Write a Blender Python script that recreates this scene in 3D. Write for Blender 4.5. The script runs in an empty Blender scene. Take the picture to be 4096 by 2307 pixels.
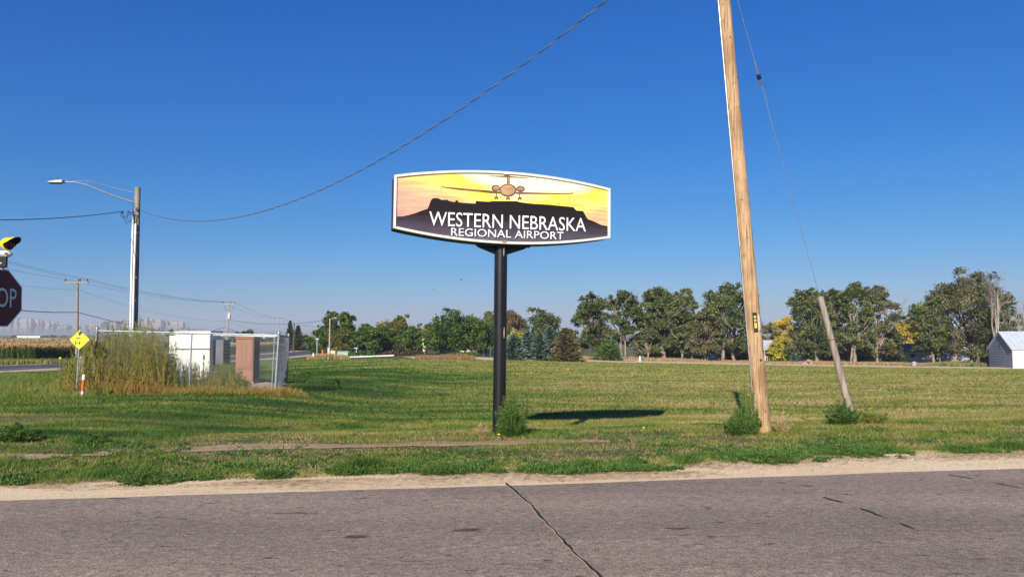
import bpy, bmesh, math, random
import numpy as np
from mathutils import Vector, Matrix

rng = np.random.default_rng(7)
random.seed(7)
sc = bpy.context.scene
COL = sc.collection
PI = math.pi
R = math.radians

# ------------------------------------------------------------------ camera, sky, sun, exposure
FPX, CX, CY = 2980.0, 2048.0, 1153.5            # focal length and centre in photograph pixels
PITCH = math.atan((1335.0 - CY) / FPX)
EYE = 1.6
cam_d = bpy.data.cameras.new('camera')
cam_d.sensor_width = 36.0
cam_d.lens = 36.0 * FPX / 4096.0
cam_d.clip_start = 0.05
cam_d.clip_end = 20000.0
cam = bpy.data.objects.new('camera', cam_d)
cam.location = (0, 0, EYE)
cam.rotation_euler = (PI / 2 + PITCH, 0, 0)
COL.objects.link(cam)
sc.camera = cam

SUN_EL = 26.7                                    # degrees
LX, LY = 0.294, 0.956                            # horizontal direction the light travels
world = bpy.data.worlds.new('World')
sc.world = world
world.use_nodes = True
wn, wl = world.node_tree.nodes, world.node_tree.links
wn.clear()
sky = wn.new('ShaderNodeTexSky')
sky.sky_type = 'NISHITA'
sky.sun_disc = False
sky.sun_elevation = R(SUN_EL)
sky.sun_rotation = math.atan2(-LX, -LY)
sky.altitude = 1200
sky.air_density = 1.25
sky.dust_density = 0.85
sky.ozone_density = 4.0
hs = wn.new('ShaderNodeHueSaturation')
hs.inputs['Saturation'].default_value = 1.22
# the phone's colour rendering of the sky, the same for every direction: deeper blue overhead, soft horizon
def wmath(op, a, b_):
    q = wn.new('ShaderNodeMath'); q.operation = op
    for i_, v_ in enumerate((a, b_)):
        if isinstance(v_, (int, float)): q.inputs[i_].default_value = v_
        else: wl.new(v_, q.inputs[i_])
    return q.outputs[0]
sepc = wn.new('ShaderNodeSeparateColor'); comb = wn.new('ShaderNodeCombineColor')
bg = wn.new('ShaderNodeBackground')
bg.inputs['Strength'].default_value = 0.08
wo = wn.new('ShaderNodeOutputWorld')
wl.new(sky.outputs[0], hs.inputs['Color'])
wl.new(hs.outputs[0], sepc.inputs[0])
Rc, Gc, Bc = sepc.outputs[0], sepc.outputs[1], sepc.outputs[2]
wl.new(wmath('MINIMUM', wmath('MULTIPLY', wmath('POWER', Rc, 1.5), .165), wmath('MULTIPLY', Rc, .48)), comb.inputs[0])
wl.new(wmath('MULTIPLY', wmath('POWER', Gc, .94), .632), comb.inputs[1])
wl.new(wmath('MULTIPLY', wmath('POWER', Bc, .68), 1.70), comb.inputs[2])
wl.new(comb.outputs[0], bg.inputs['Color'])
wl.new(bg.outputs[0], wo.inputs['Surface'])

sun_d = bpy.data.lights.new('sun', 'SUN')
sun_d.energy = 5.0
sun_d.angle = R(0.53)
sun_d.color = (1.0, 0.93, 0.82)
sun = bpy.data.objects.new('sun', sun_d)
ce = math.cos(R(SUN_EL))
sun.rotation_euler = Vector((LX * ce, LY * ce, -math.sin(R(SUN_EL)))).to_track_quat('-Z', 'Y').to_euler()
COL.objects.link(sun)

vs = sc.view_settings
vs.view_transform = 'Standard'
vs.look = 'None'
vs.gamma = 1.0
vs.use_curve_mapping = False
vs.exposure = 0.45
sc.cycles.max_bounces = 6
sc.cycles.diffuse_bounces = 3
sc.cycles.transparent_max_bounces = 8
sc.cycles.use_denoising = True

# ------------------------------------------------------------------ geometry of the place
def ray(px, py):
    u, v = (px - CX) / FPX, (CY - py) / FPX
    return (u, math.cos(PITCH) - v * math.sin(PITCH), math.sin(PITCH) + v * math.cos(PITCH))

def at(px, py, Y):
    dx, dy, dz = ray(px, py)
    k = Y / dy
    return Vector((dx * k, Y, EYE + dz * k))

def sstep(a, b, x):
    t = np.clip((np.asarray(x, float) - a) / (b - a), 0, 1)
    return t * t * (3 - 2 * t)

def vnoise(x, y, seed=0):
    x = np.asarray(x, float); y = np.asarray(y, float)
    xi, yi = np.floor(x), np.floor(y)
    xf, yf = x - xi, y - yi
    def h(a, b):
        n = np.sin(a * 127.1 + b * 311.7 + seed * 74.7) * 43758.5453
        return n - np.floor(n)
    u, v = xf * xf * (3 - 2 * xf), yf * yf * (3 - 2 * yf)
    return (h(xi, yi) * (1 - u) + h(xi + 1, yi) * u) * (1 - v) + (h(xi, yi + 1) * (1 - u) + h(xi + 1, yi + 1) * u) * v

def fbm(x, y, seed=0, o=3):
    s, a, t = 0, 0.5, 0
    for k in range(o):
        s = s + a * vnoise(x * 2 ** k, y * 2 ** k, seed + k); t += a; a *= .5
    return s / t

def dist_road(x, y):                              # metres beyond the near road's far edge
    return (np.asarray(y, float) - 7.995 - 0.1539 * np.asarray(x, float)) * 0.988

def hw(x, y):                                     # metres right of the highway's centre line
    return np.asarray(x, float) + 45 + 0.0845 * (np.asarray(y, float) - 66)

FARX = [-60, -18, 0, 25, 50, 75, 100, 125, 160]
FARY = [131, 131, 140, 146, 148, 143, 132, 120, 112]

def T(x, y):                                      # ground height
    x = np.asarray(x, float); y = np.asarray(y, float)
    d = dist_road(x, y)
    sp = np.logaddexp(0.0, (d - 9.0) / 2) * 2
    slope = 0.0245 + 0.00020 * np.clip(x, 0, 100)
    bank = 0.50 * sstep(4.2, 9, d) * (0.3 + 0.7 * sstep(-9, -3, x))
    a = slope * sp + bank + 1e-6
    L = 4.0 + 5.0 * sstep(-25, 60, x)
    z = -(a ** -4 + L ** -4) ** -0.25
    z = z + .034 * np.clip(y - (np.interp(x, FARX, FARY) - 5), 0, 14) * sstep(-30, -18, x)
    near = sstep(4, 8, d) * (1 - sstep(150, 220, d))
    z = z + near * (0.05 * (fbm(x * .35, y * .55, 3) - .5) + 0.06 * (fbm(x * .16 + 9, y * .42, 11, 2) - .5))
    return z

def tz(x, y):
    return float(T(x, y))

def ground_pt(px, Y):
    p = at(px, 1335, Y)
    return Vector((p.x, Y, tz(p.x, Y)))

# ------------------------------------------------------------------ materials
def newmat(name):
    m = bpy.data.materials.new(name)
    m.use_nodes = True
    nt = m.node_tree
    nt.nodes.clear()
    out = nt.nodes.new('ShaderNodeOutputMaterial')
    return m, nt.nodes, nt.links, out

def ramp(n, stops):
    r = n.new('ShaderNodeValToRGB')
    e = r.color_ramp.elements
    while len(e) > 1:
        e.remove(e[0])
    e[0].position = stops[0][0]; e[0].color = (*stops[0][1], 1)
    for p, c in stops[1:]:
        k = e.new(p); k.color = (*c, 1)
    return r

def noise_tex(n, l, scale, stretch=(1, 1, 1), detail=4, rough=.55, src='Object'):
    tc = n.new('ShaderNodeTexCoord')
    mp = n.new('ShaderNodeMapping')
    mp.inputs['Scale'].default_value = stretch
    l.new(tc.outputs[src], mp.inputs['Vector'])
    t = n.new('ShaderNodeTexNoise')
    t.inputs['Scale'].default_value = scale
    t.inputs['Detail'].default_value = detail
    t.inputs['Roughness'].default_value = rough
    l.new(mp.outputs[0], t.inputs['Vector'])
    return t

def mat(name, c1, c2=None, scale=6, stretch=(1, 1, 1), rough=.7, metal=0.0, bump=0.0, lo=.35, hi=.65, spec=.5, detail=4):
    m, n, l, out = newmat(name)
    b = n.new('ShaderNodeBsdfPrincipled')
    b.inputs['Roughness'].default_value = rough
    b.inputs['Metallic'].default_value = metal
    b.inputs['Specular IOR Level'].default_value = spec
    if c2 is None:
        c2 = tuple(v * .86 for v in c1)
    t = noise_tex(n, l, scale, stretch, detail)
    r = ramp(n, [(lo, c1), (hi, c2)])
    l.new(t.outputs['Fac'], r.inputs['Fac'])
    l.new(r.outputs['Color'], b.inputs['Base Color'])
    if bump:
        bp = n.new('ShaderNodeBump')
        bp.inputs['Strength'].default_value = bump
        bp.inputs['Distance'].default_value = .02
        l.new(t.outputs['Fac'], bp.inputs['Height'])
        l.new(bp.outputs[0], b.inputs['Normal'])
    l.new(b.outputs[0], out.inputs['Surface'])
    return m

def leafmat(name, stops, transl=.14, rough=.65):
    m, n, l, out = newmat(name)
    a = n.new('ShaderNodeAttribute')
    a.attribute_name = 'tone'
    r = ramp(n, stops)
    l.new(a.outputs['Fac'], r.inputs['Fac'])
    b = n.new('ShaderNodeBsdfPrincipled')
    b.inputs['Roughness'].default_value = rough
    b.inputs['Specular IOR Level'].default_value = .2
    l.new(r.outputs['Color'], b.inputs['Base Color'])
    tr = n.new('ShaderNodeBsdfTranslucent')
    l.new(r.outputs['Color'], tr.inputs['Color'])
    mx = n.new('ShaderNodeMixShader')
    mx.inputs[0].default_value = transl
    l.new(b.outputs[0], mx.inputs[1]); l.new(tr.outputs[0], mx.inputs[2])
    l.new(mx.outputs[0], out.inputs['Surface'])
    return m

M = {}
M['galv'] = mat('galvanised_steel', (.42, .44, .46), (.30, .32, .34), 9, rough=.42, metal=.6)
M['wire'] = mat('fence_wire', (.26, .275, .29), (.18, .195, .2), 3, rough=.55, metal=.3)
M['black'] = mat('black_paint', (.008, .008, .009), (.02, .018, .016), 7, (1, 1, .3), rough=.34, lo=.45, hi=.8)
M['blackmatt'] = mat('black_sheet', (.008, .008, .008), (.014, .013, .012), 5, rough=.6)
M['trimwhite'] = mat('white_frame', (.72, .68, .62), (.56, .51, .45), 5, rough=.45, lo=.5, hi=.85)
M['pine'] = mat('new_pine_pole', (.59, .375, .19), (.30, .155, .068), 34, (1, 1, .05), rough=.75, bump=.5, lo=.36, hi=.66)
def pole_wood():
    m, n, l, out = newmat('split_pine_pole')
    b = n.new('ShaderNodeBsdfPrincipled'); b.inputs['Roughness'].default_value = .8; b.inputs['Specular IOR Level'].default_value = .2
    g1 = noise_tex(n, l, 30, (1, 1, .045), 4, .6); r1 = ramp(n, [(.30, (.33, .19, .10)), (.5, (.50, .325, .18)), (.70, (.58, .40, .235))])
    l.new(g1.outputs['Fac'], r1.inputs['Fac'])
    g2 = noise_tex(n, l, 75, (1, 1, .022), 2, .5); r2 = ramp(n, [(.33, (.22, .17, .14)), (.40, (1, 1, 1))])     # splits
    l.new(g2.outputs['Fac'], r2.inputs['Fac'])
    g3 = noise_tex(n, l, 2.2, (1, 1, .6), 4, .6); r3 = ramp(n, [(.36, (.62, .56, .52)), (.58, (1, 1, 1))])       # weather stains
    l.new(g3.outputs['Fac'], r3.inputs['Fac'])
    c = r1.outputs[0]
    for q in (r2, r3):
        x = n.new('ShaderNodeMix'); x.data_type = 'RGBA'; x.blend_type = 'MULTIPLY'; x.inputs['Factor'].default_value = .85
        l.new(c, x.inputs['A']); l.new(q.outputs[0], x.inputs['B']); c = x.outputs['Result']
    l.new(c, b.inputs['Base Color'])
    bp = n.new('ShaderNodeBump'); bp.inputs['Strength'].default_value = .6; bp.inputs['Distance'].default_value = .02
    l.new(g2.outputs['Fac'], bp.inputs['Height']); l.new(bp.outputs[0], b.inputs['Normal'])
    l.new(b.outputs[0], out.inputs['Surface'])
    return m
M['pine'] = pole_wood()
M['knot'] = mat('pine_knot', (.07, .03, .015), (.12, .05, .02), 20, rough=.8)
M['greywood'] = mat('weathered_wood', (.34, .28, .22), (.17, .135, .10), 26, (1, 1, .06), rough=.85, bump=.5, lo=.38, hi=.66)
M['palewood'] = mat('pale_pole_wood', (.44, .37, .29), (.26, .21, .16), 26, (1, 1, .06), rough=.85, bump=.4)
M['brownwood'] = mat('brown_pole_wood', (.13, .075, .045), (.07, .04, .025), 20, (1, 1, .1), rough=.85)
M['pvc'] = mat('white_pvc', (.78, .78, .76), (.66, .66, .63), 4, (1, 1, .3), rough=.4)
M['cable'] = mat('cable_black', (.03, .03, .033), (.05, .05, .052), 8, rough=.5)
M['alu_cable'] = mat('cable_aluminium', (.30, .31, .33), (.20, .21, .23), 8, rough=.45, metal=.4)
M['lamp_grey'] = mat('lamp_housing', (.55, .55, .52), (.44, .44, .42), 4, rough=.4)
M['cab_white'] = mat('cabinet_white', (.80, .79, .70), (.74, .72, .62), 2.2, rough=.45)
M['cab_grey'] = mat('cabinet_grey', (.11, .125, .145), (.085, .1, .115), 3, rough=.5)  # grey darkened to carry the shade on the cooling unit
M['cab_brown'] = mat('cabinet_brown', (.30, .145, .078), (.25, .12, .064), 3, rough=.55)
M['cab_brown2'] = mat('cabinet_brown_trim', (.30, .15, .09), (.25, .12, .07), 3, rough=.55)
M['cab_green'] = mat('cabinet_pale_green', (.36, .46, .34), (.30, .40, .29), 3, rough=.5)
M['cab_cream'] = mat('cabinet_cream', (.62, .58, .40), (.54, .50, .33), 3, rough=.5)
M['white'] = mat('white_paint', (.80, .80, .78), (.72, .72, .69), 3, rough=.5)
M['offwhite'] = mat('stucco_white', (.80, .80, .78), (.70, .70, .68), 1.2, rough=.85)
M['stopred'] = mat('stop_red', (.13, .008, .009), (.11, .007, .008), 3, rough=.45)
M['signwhite'] = mat('sign_white', (.70, .70, .70), (.62, .62, .63), 5, rough=.4)
M['amberyel'] = mat('signal_yellow', (.85, .62, .01), (.80, .56, .01), 3, rough=.4)
M['lensdark'] = mat('lens_red_dark', (.05, .006, .005), (.03, .004, .004), 5, rough=.2)
M['fluoyel'] = mat('fluorescent_yellow_green', (.78, .86, .01), (.74, .80, .01), 3, rough=.45)
M['ink'] = mat('sign_ink_black', (.012, .012, .012), None, 5, rough=.5)
M['inkred'] = mat('sign_ink_red', (.75, .12, .03), None, 5, rough=.5)
M['inkorange'] = mat('sign_ink_orange', (.80, .30, .02), None, 5, rough=.5)
M['orange'] = mat('marker_orange', (.75, .13, .015), (.62, .09, .012), 8, rough=.5)
M['tagyellow'] = mat('tag_yellow', (.85, .68, .01), (.8, .6, .01), 5, rough=.5)
M['glass'] = mat('window_glass', (.03, .035, .04), (.02, .022, .026), 2, rough=.08)
M['tyre'] = mat('tyre_rubber', (.02, .02, .02), None, 5, rough=.85)
M['rust'] = mat('rusty_steel', (.22, .11, .05), (.14, .06, .03), 15, rough=.8)
M['concrete'] = mat('concrete', (.42, .39, .35), (.32, .29, .26), 4, rough=.9, bump=.2)
M['stone'] = mat('field_stone', (.45, .30, .22), (.30, .2, .15), 3, rough=.9, bump=.3)
M['metalroof'] = mat('white_metal_roof', (.50, .53, .57), (.45, .48, .52), .8, rough=.4)
M['bluesiding'] = mat('grey_blue_siding', (.27, .30, .35), (.23, .26, .31), 1.3, (1, 1, 1), rough=.6)
M['barnwhite'] = mat('barn_white', (.80, .80, .79), (.75, .75, .73), .5, rough=.55)
M['shingle'] = mat('dark_shingle_roof', (.07, .078, .095), (.14, .15, .17), 1.6, rough=.9)
M['greenroof'] = mat('pale_green_roof', (.42, .55, .30), (.52, .62, .42), .8, rough=.5)
M['tealroof'] = mat('teal_roof', (.03, .14, .12), (.02, .07, .14), .4, rough=.5)
M['darkwall'] = mat('dark_wall', (.05, .055, .06), (.035, .038, .042), .7, rough=.8)
M['creamwall'] = mat('cream_wall', (.66, .58, .36), (.58, .50, .30), .9, rough=.8)
M['brick'] = mat('brown_brick', (.24, .11, .06), (.17, .08, .05), 3, rough=.9)
M['carwhite'] = mat('car_white', (.62, .66, .70), (.55, .59, .63), .8, rough=.25)
M['carred'] = mat('car_red', (.55, .06, .045), (.48, .05, .04), .8, rough=.3)
M['cardark'] = mat('car_dark', (.05, .06, .08), (.04, .05, .06), .8, rough=.25)
M['greensign'] = mat('street_sign_green', (.02, .35, .20), (.02, .30, .17), 3, rough=.5)
M['tar'] = mat('crack_tar', (.012, .012, .013), (.03, .027, .025), 30, rough=.7)
M['bark'] = mat('elm_bark', (.34, .27, .20), (.16, .12, .09), 3.5, (1, 1, .25), rough=.9, bump=.5)
M['barkdark'] = mat('dark_bark', (.12, .09, .065), (.06, .045, .035), 4, (1, 1, .25), rough=.9, bump=.4)
M['deadwood'] = mat('dead_branch_grey', (.40, .33, .27), (.29, .235, .19), 3, rough=.9)
M['stem_dry'] = mat('dry_stem', (.42, .30, .15), (.30, .2, .1), 6, rough=.9)
M['stem_green'] = mat('green_stem', (.16, .2, .05), (.2, .17, .06), 6, rough=.8)

LEAF = {
    'elm': leafmat('elm_leaves', [(0, (.022, .038, .010)), (.5, (.085, .112, .028)), (1, (.21, .225, .075))]),
    'olive': leafmat('olive_elm_leaves', [(0, (.034, .044, .014)), (.5, (.115, .118, .042)), (1, (.24, .215, .10))]),
    'green': leafmat('green_tree_leaves', [(0, (.014, .036, .007)), (.5, (.060, .112, .018)), (1, (.16, .215, .040))]),
    'autumn': leafmat('turning_leaves', [(0, (.035, .065, .014)), (.55, (.10, .12, .022)), (1, (.32, .22, .025))]),
    'brown': leafmat('russet_leaves', [(0, (.06, .075, .025)), (.5, (.17, .12, .055)), (1, (.30, .15, .075))]),
    'yellow': leafmat('yellow_leaves', [(0, (.30, .22, .02)), (.5, (.52, .38, .03)), (1, (.62, .48, .06))]),
    'yellowgreen': leafmat('yellow_green_leaves', [(0, (.20, .20, .02)), (.5, (.40, .36, .03)), (1, (.56, .46, .05))]),
    'bluespruce': leafmat('blue_spruce_needles', [(0, (.045, .085, .065)), (.5, (.085, .13, .10)), (1, (.15, .21, .165))], .1),
    'brownspruce': leafmat('olive_spruce_needles', [(0, (.075, .070, .025)), (.5, (.14, .12, .045)), (1, (.22, .17, .07))], .1),
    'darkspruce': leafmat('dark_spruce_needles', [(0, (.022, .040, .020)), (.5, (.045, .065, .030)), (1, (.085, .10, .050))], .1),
    'hedge': leafmat('dark_red_hedge', [(0, (.030, .045, .018)), (.5, (.085, .055, .035)), (1, (.17, .055, .045))]),
    'grass': leafmat('verge_grass', [(0, (.56, .42, .20)), (.25, (.42, .35, .115)), (.5, (.25, .275, .055)), (.75, (.115, .215, .032)), (1, (.035, .095, .018))], .35),
    'weed': leafmat('kochia_leaves', [(0, (.30, .13, .05)), (.25, (.42, .28, .075)), (.5, (.32, .30, .06)), (.75, (.15, .205, .036)), (1, (.05, .10, .024))], .3),
    'lush': leafmat('dark_weed_leaves', [(0, (.045, .105, .022)), (.5, (.095, .185, .036)), (1, (.19, .28, .06))], .3),
    'dry': leafmat('dry_grass', [(0, (.27, .205, .085)), (.5, (.46, .32, .15)), (1, (.58, .43, .22))], .3),
    'russetdry': leafmat('reddish_dry_grass', [(0, (.22, .125, .06)), (.5, (.38, .23, .115)), (1, (.48, .33, .17))], .3),
    'corn': leafmat('corn_leaves', [(0, (.075, .135, .03)), (.45, (.16, .20, .045)), (.7, (.42, .31, .115)), (1, (.60, .37, .15))], .3),
}

# ------------------------------------------------------------------ object helpers
def set_props(o, label=None, cat=None, group=None, kind=None):
    if label: o['label'] = label
    if cat: o['category'] = cat
    if group: o['group'] = group
    if kind: o['kind'] = kind
    return o

ORIGIN = {}

def thing(name, label, cat, loc, group=None):
    o = bpy.data.objects.new(name, None)
    o.empty_display_size = .1
    COL.objects.link(o)
    o.location = loc
    ORIGIN[o.name] = Vector(loc)
    return set_props(o, label, cat, group)

def link_mesh(name, me, parent=None, origin=None):
    o = bpy.data.objects.new(name, me)
    COL.objects.link(o)
    if parent is not None:
        o.parent = parent
        ORIGIN[o.name] = ORIGIN[parent.name]
    else:
        o.location = origin
        ORIGIN[o.name] = Vector(origin)
    return o

def np_mesh(name, V, F, m, parent=None, origin=(0, 0, 0), tone=None, smooth=False):
    """V (n,3) world coordinates, F (k,3) or (k,4)."""
    o0 = ORIGIN[parent.name] if parent is not None else Vector(origin)
    V = np.asarray(V, np.float32) - np.array(o0, np.float32)
    F = np.asarray(F, np.int32)
    k = F.shape[1]
    me = bpy.data.meshes.new(name)
    me.vertices.add(len(V)); me.vertices.foreach_set('co', V.ravel())
    me.loops.add(F.size); me.loops.foreach_set('vertex_index', F.ravel())
    me.polygons.add(len(F))
    me.polygons.foreach_set('loop_start', np.arange(0, F.size, k, dtype=np.int32))
    if tone is not None:
        at_ = me.attributes.new('tone', 'FLOAT', 'POINT')
        at_.data.foreach_set('value', np.clip(np.asarray(tone, np.float32), 0, 1).ravel())
    me.materials.append(m)
    if smooth:
        me.polygons.foreach_set('use_smooth', np.ones(len(F), bool))
    me.update()
    me.validate()
    return link_mesh(name, me, parent, o0)

class MB:
    def __init__(s): s.v = []; s.f = []; s.sm = []
    def add(s, vs_, fs_, smooth=False):
        b = len(s.v)
        s.v += [tuple(x) for x in vs_]
        s.f += [tuple(b + i for i in f) for f in fs_]
        s.sm += [smooth] * len(fs_)
        return s
    def box(s, c, sz, rz=0.0, rot=None, bev=0.0):
        m = rot if rot is not None else Matrix.Rotation(rz, 3, 'Z')
        hx, hy, hz = sz[0] / 2, sz[1] / 2, sz[2] / 2
        c = Vector(c)
        if bev <= 0:
            p = [Vector((x * hx, y * hy, z * hz)) for z in (-1, 1) for x, y in ((-1, -1), (1, -1), (1, 1), (-1, 1))]
            return s.add([c + m @ q for q in p], [(3, 2, 1, 0), (4, 5, 6, 7), (0, 1, 5, 4), (1, 2, 6, 5), (2, 3, 7, 6), (3, 0, 4, 7)])
        b = min(bev, hx * .9, hy * .9, hz * .9)
        lay = [(-hz, b), (-hz + b, 0), (hz - b, 0), (hz, b)]
        p = []
        for z, i in lay:
            X, Y = hx - i, hy - i
            k = b if i == 0 else b * .6
            p += [Vector(q) for q in ((-X + k, -Y, z), (X - k, -Y, z), (X, -Y + k, z), (X, Y - k, z), (X - k, Y, z), (-X + k, Y, z), (-X, Y - k, z), (-X, -Y + k, z))]
        f = [tuple(range(7, -1, -1)), tuple(range(24, 32))]
        for a in range(3):
            for j in range(8):
                f.append((a * 8 + j, a * 8 + (j + 1) % 8, a * 8 + 8 + (j + 1) % 8, a * 8 + 8 + j))
        return s.add([c + m @ q for q in p], f)
    def tube(s, pts, rad, sides=8, caps=True):
        pts = [Vector(p) for p in pts]
        n = len(pts)
        rr = rad if isinstance(rad, (list, tuple)) else [rad] * n
        V = []; F = []
        ref = None
        for i, p in enumerate(pts):
            t = (pts[min(i + 1, n - 1)] - pts[max(i - 1, 0)])
            if t.length < 1e-9: t = Vector((0, 0, 1))
            t.normalize()
            if ref is None:
                ref = Vector((1, 0, 0)) if abs(t.x) < .9 else Vector((0, 1, 0))
            a = (ref - t * ref.dot(t)).normalized(); ref = a
            b = t.cross(a)
            for j in range(sides):
                an = 2 * PI * j / sides
                V.append(p + (a * math.cos(an) + b * math.sin(an)) * rr[i])
        for i in range(n - 1):
            for j in range(sides):
                j2 = (j + 1) % sides
                F.append((i * sides + j, i * sides + j2, (i + 1) * sides + j2, (i + 1) * sides + j))
        s.add(V, F, sides > 5)
        if caps:
            s.add(V[:sides], [tuple(range(sides - 1, -1, -1))])
            s.add(V[-sides:], [tuple(range(sides))])
        return s
    def prism(s, poly, fn, d0, d1):
        """poly of (u,v), extruded from depth d0 to d1 by fn(u,v,d)->Vector; poly counter-clockwise seen from the front (+d)."""
        n = len(poly)
        V = [fn(u, v, d0) for u, v in poly] + [fn(u, v, d1) for u, v in poly]
        F = [tuple(range(n - 1, -1, -1)), tuple(range(n, 2 * n))]
        F += [(i, (i + 1) % n, n + (i + 1) % n, n + i) for i in range(n)]
        return s.add(V, F)
    def lathe(s, base, prof, sides=16, axis=None):
        """prof: list of (r, h) about the axis through base."""
        ax = Vector(axis).normalized() if axis is not None else Vector((0, 0, 1))
        q = ax.to_track_quat('Z', 'Y')
        base = Vector(base)
        V = [base + q @ Vector((r * math.cos(2 * PI * j / sides), r * math.sin(2 * PI * j / sides), h)) for r, h in prof for j in range(sides)]
        F = [(i * sides + j, i * sides + (j + 1) % sides, (i + 1) * sides + (j + 1) % sides, (i + 1) * sides + j) for i in range(len(prof) - 1) for j in range(sides)]
        s.add(V, F, True)
        s.add(V[:sides], [tuple(range(sides - 1, -1, -1))]); s.add(V[-sides:], [tuple(range(sides))])
        return s
    def build(s, name, m, parent=None, origin=(0, 0, 0)):
        o0 = ORIGIN[parent.name] if parent is not None else Vector(origin)
        me = bpy.data.meshes.new(name)
        me.from_pydata([tuple(Vector(v) - o0) for v in s.v], [], s.f)
        me.materials.append(m)
        if any(s.sm):
            me.polygons.foreach_set('use_smooth', s.sm)
        me.update()
        return link_mesh(name, me, parent, o0)

def text_mesh(txt):
    cu = bpy.data.curves.new('txt', 'FONT')
    cu.body = txt
    cu.size = 1.0
    cu.resolution_u = 3
    o = bpy.data.objects.new('txt', cu)
    COL.objects.link(o)
    dg = bpy.context.evaluated_depsgraph_get()
    me = bpy.data.meshes.new_from_object(o.evaluated_get(dg))
    V = [tuple(v.co) for v in me.vertices]
    F = [tuple(p.vertices) for p in me.polygons]
    bpy.data.objects.remove(o); bpy.data.curves.remove(cu); bpy.data.meshes.remove(me)
    return V, F

def put_words(name, m, parent, txt, u0, u1, v0, v1, fn, d):
    """one line of lettering, each word an object of its own."""
    V, F = text_mesh(txt)
    xs = sorted(v[0] for v in V); ys = [v[1] for v in V]
    a, b, c, e = xs[0], xs[-1], min(ys), max(ys)
    cut = max(zip(xs[:-1], xs[1:]), key=lambda p: p[1] - p[0]); cut = (cut[0] + cut[1]) / 2
    for side in (0, 1):
        keep = [f for f in F if (V[f[0]][0] > cut) == bool(side)]
        ids = sorted({i for f in keep for i in f}); at_ = {i: k for k, i in enumerate(ids)}
        mb = MB()
        mb.add([fn(u0 + (V[i][0] - a) / (b - a) * (u1 - u0), v0 + (V[i][1] - c) / (e - c) * (v1 - v0), d) for i in ids], [tuple(at_[i] for i in f) for f in keep])
        mb.build(name, m, parent)

def put_text(mb, txt, u0, u1, v0, v1, fn, d):
    """flat lettering stretched into the box u0..u1 x v0..v1, laid on depth d by fn."""
    V, F = text_mesh(txt)
    xs = [v[0] for v in V]; ys = [v[1] for v in V]
    a, b, c, e = min(xs), max(xs), min(ys), max(ys)
    mb.add([fn(u0 + (x - a) / (b - a) * (u1 - u0), v0 + (y - c) / (e - c) * (v1 - v0), d) for x, y, _ in V], F)

# ------------------------------------------------------------------ ground, roads
def axis_grid(lo, hi, step, grow):
    p = [0.0]; st = step
    while p[-1] < hi:
        p.append(p[-1] + st)
        if p[-1] > 26: st *= grow
    q = [0.0]; st = step
    while q[-1] > lo:
        q.append(q[-1] - st)
        if q[-1] < -26: st *= grow
    return np.array(sorted(set(q + p)))

def ground_material():
    m, n, l, out = newmat('ground_earth_and_turf')
    b = n.new('ShaderNodeBsdfPrincipled'); b.inputs['Roughness'].default_value = .95
    b.inputs['Specular IOR Level'].default_value = .1
    big = noise_tex(n, l, .035, (1, 1, 1), 5)
    mid = noise_tex(n, l, .5, (.35, 1, 1), 5, .7)
    fine = noise_tex(n, l, 14, (1, 1, 1), 4, .7)
    a = ramp(n, [(.3, (.085, .115, .034)), (.5, (.14, .145, .05)), (.7, (.22, .185, .08))])
    l.new(mid.outputs['Fac'], a.inputs['Fac'])
    c = ramp(n, [(.35, (.055, .095, .022)), (.65, (.15, .155, .06))])
    l.new(big.outputs['Fac'], c.inputs['Fac'])
    mx = n.new('ShaderNodeMix'); mx.data_type = 'RGBA'; mx.inputs['Factor'].default_value = .4
    l.new(a.outputs[0], mx.inputs['A']); l.new(c.outputs[0], mx.inputs['B'])
    m2 = n.new('ShaderNodeMix'); m2.data_type = 'RGBA'; m2.blend_type = 'MULTIPLY'; m2.inputs['Factor'].default_value = .5
    fr = ramp(n, [(.3, (.5, .48, .44)), (.7, (1, 1, 1))])
    l.new(fine.outputs['Fac'], fr.inputs['Fac'])
    l.new(mx.outputs['Result'], m2.inputs['A']); l.new(fr.outputs[0], m2.inputs['B'])
    # dry open country beyond the farm belt: pale stubble and scrub bands
    sep = n.new('ShaderNodeSeparateXYZ'); tc = n.new('ShaderNodeTexCoord')
    l.new(tc.outputs['Object'], sep.inputs[0])
    mr = n.new('ShaderNodeMapRange'); mr.inputs['From Min'].default_value = 450; mr.inputs['From Max'].default_value = 800
    l.new(sep.outputs['Y'], mr.inputs['Value'])
    far = noise_tex(n, l, .012, (.25, 1, 1), 4, .6)
    fc = ramp(n, [(.35, (.07, .085, .05)), (.5, (.15, .145, .09)), (.65, (.24, .20, .13))])
    l.new(far.outputs['Fac'], fc.inputs['Fac'])
    m3 = n.new('ShaderNodeMix'); m3.data_type = 'RGBA'
    l.new(mr.outputs[0], m3.inputs['Factor']); l.new(m2.outputs['Result'], m3.inputs['A']); l.new(fc.outputs[0], m3.inputs['B'])
    l.new(m3.outputs['Result'], b.inputs['Base Color'])
    bp = n.new('ShaderNodeBump'); bp.inputs['Strength'].default_value = .6; bp.inputs['Distance'].default_value = .05
    l.new(fine.outputs['Fac'], bp.inputs['Height']); l.new(bp.outputs[0], b.inputs['Normal'])
    l.new(b.outputs[0], out.inputs['Surface'])
    return m

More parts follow.
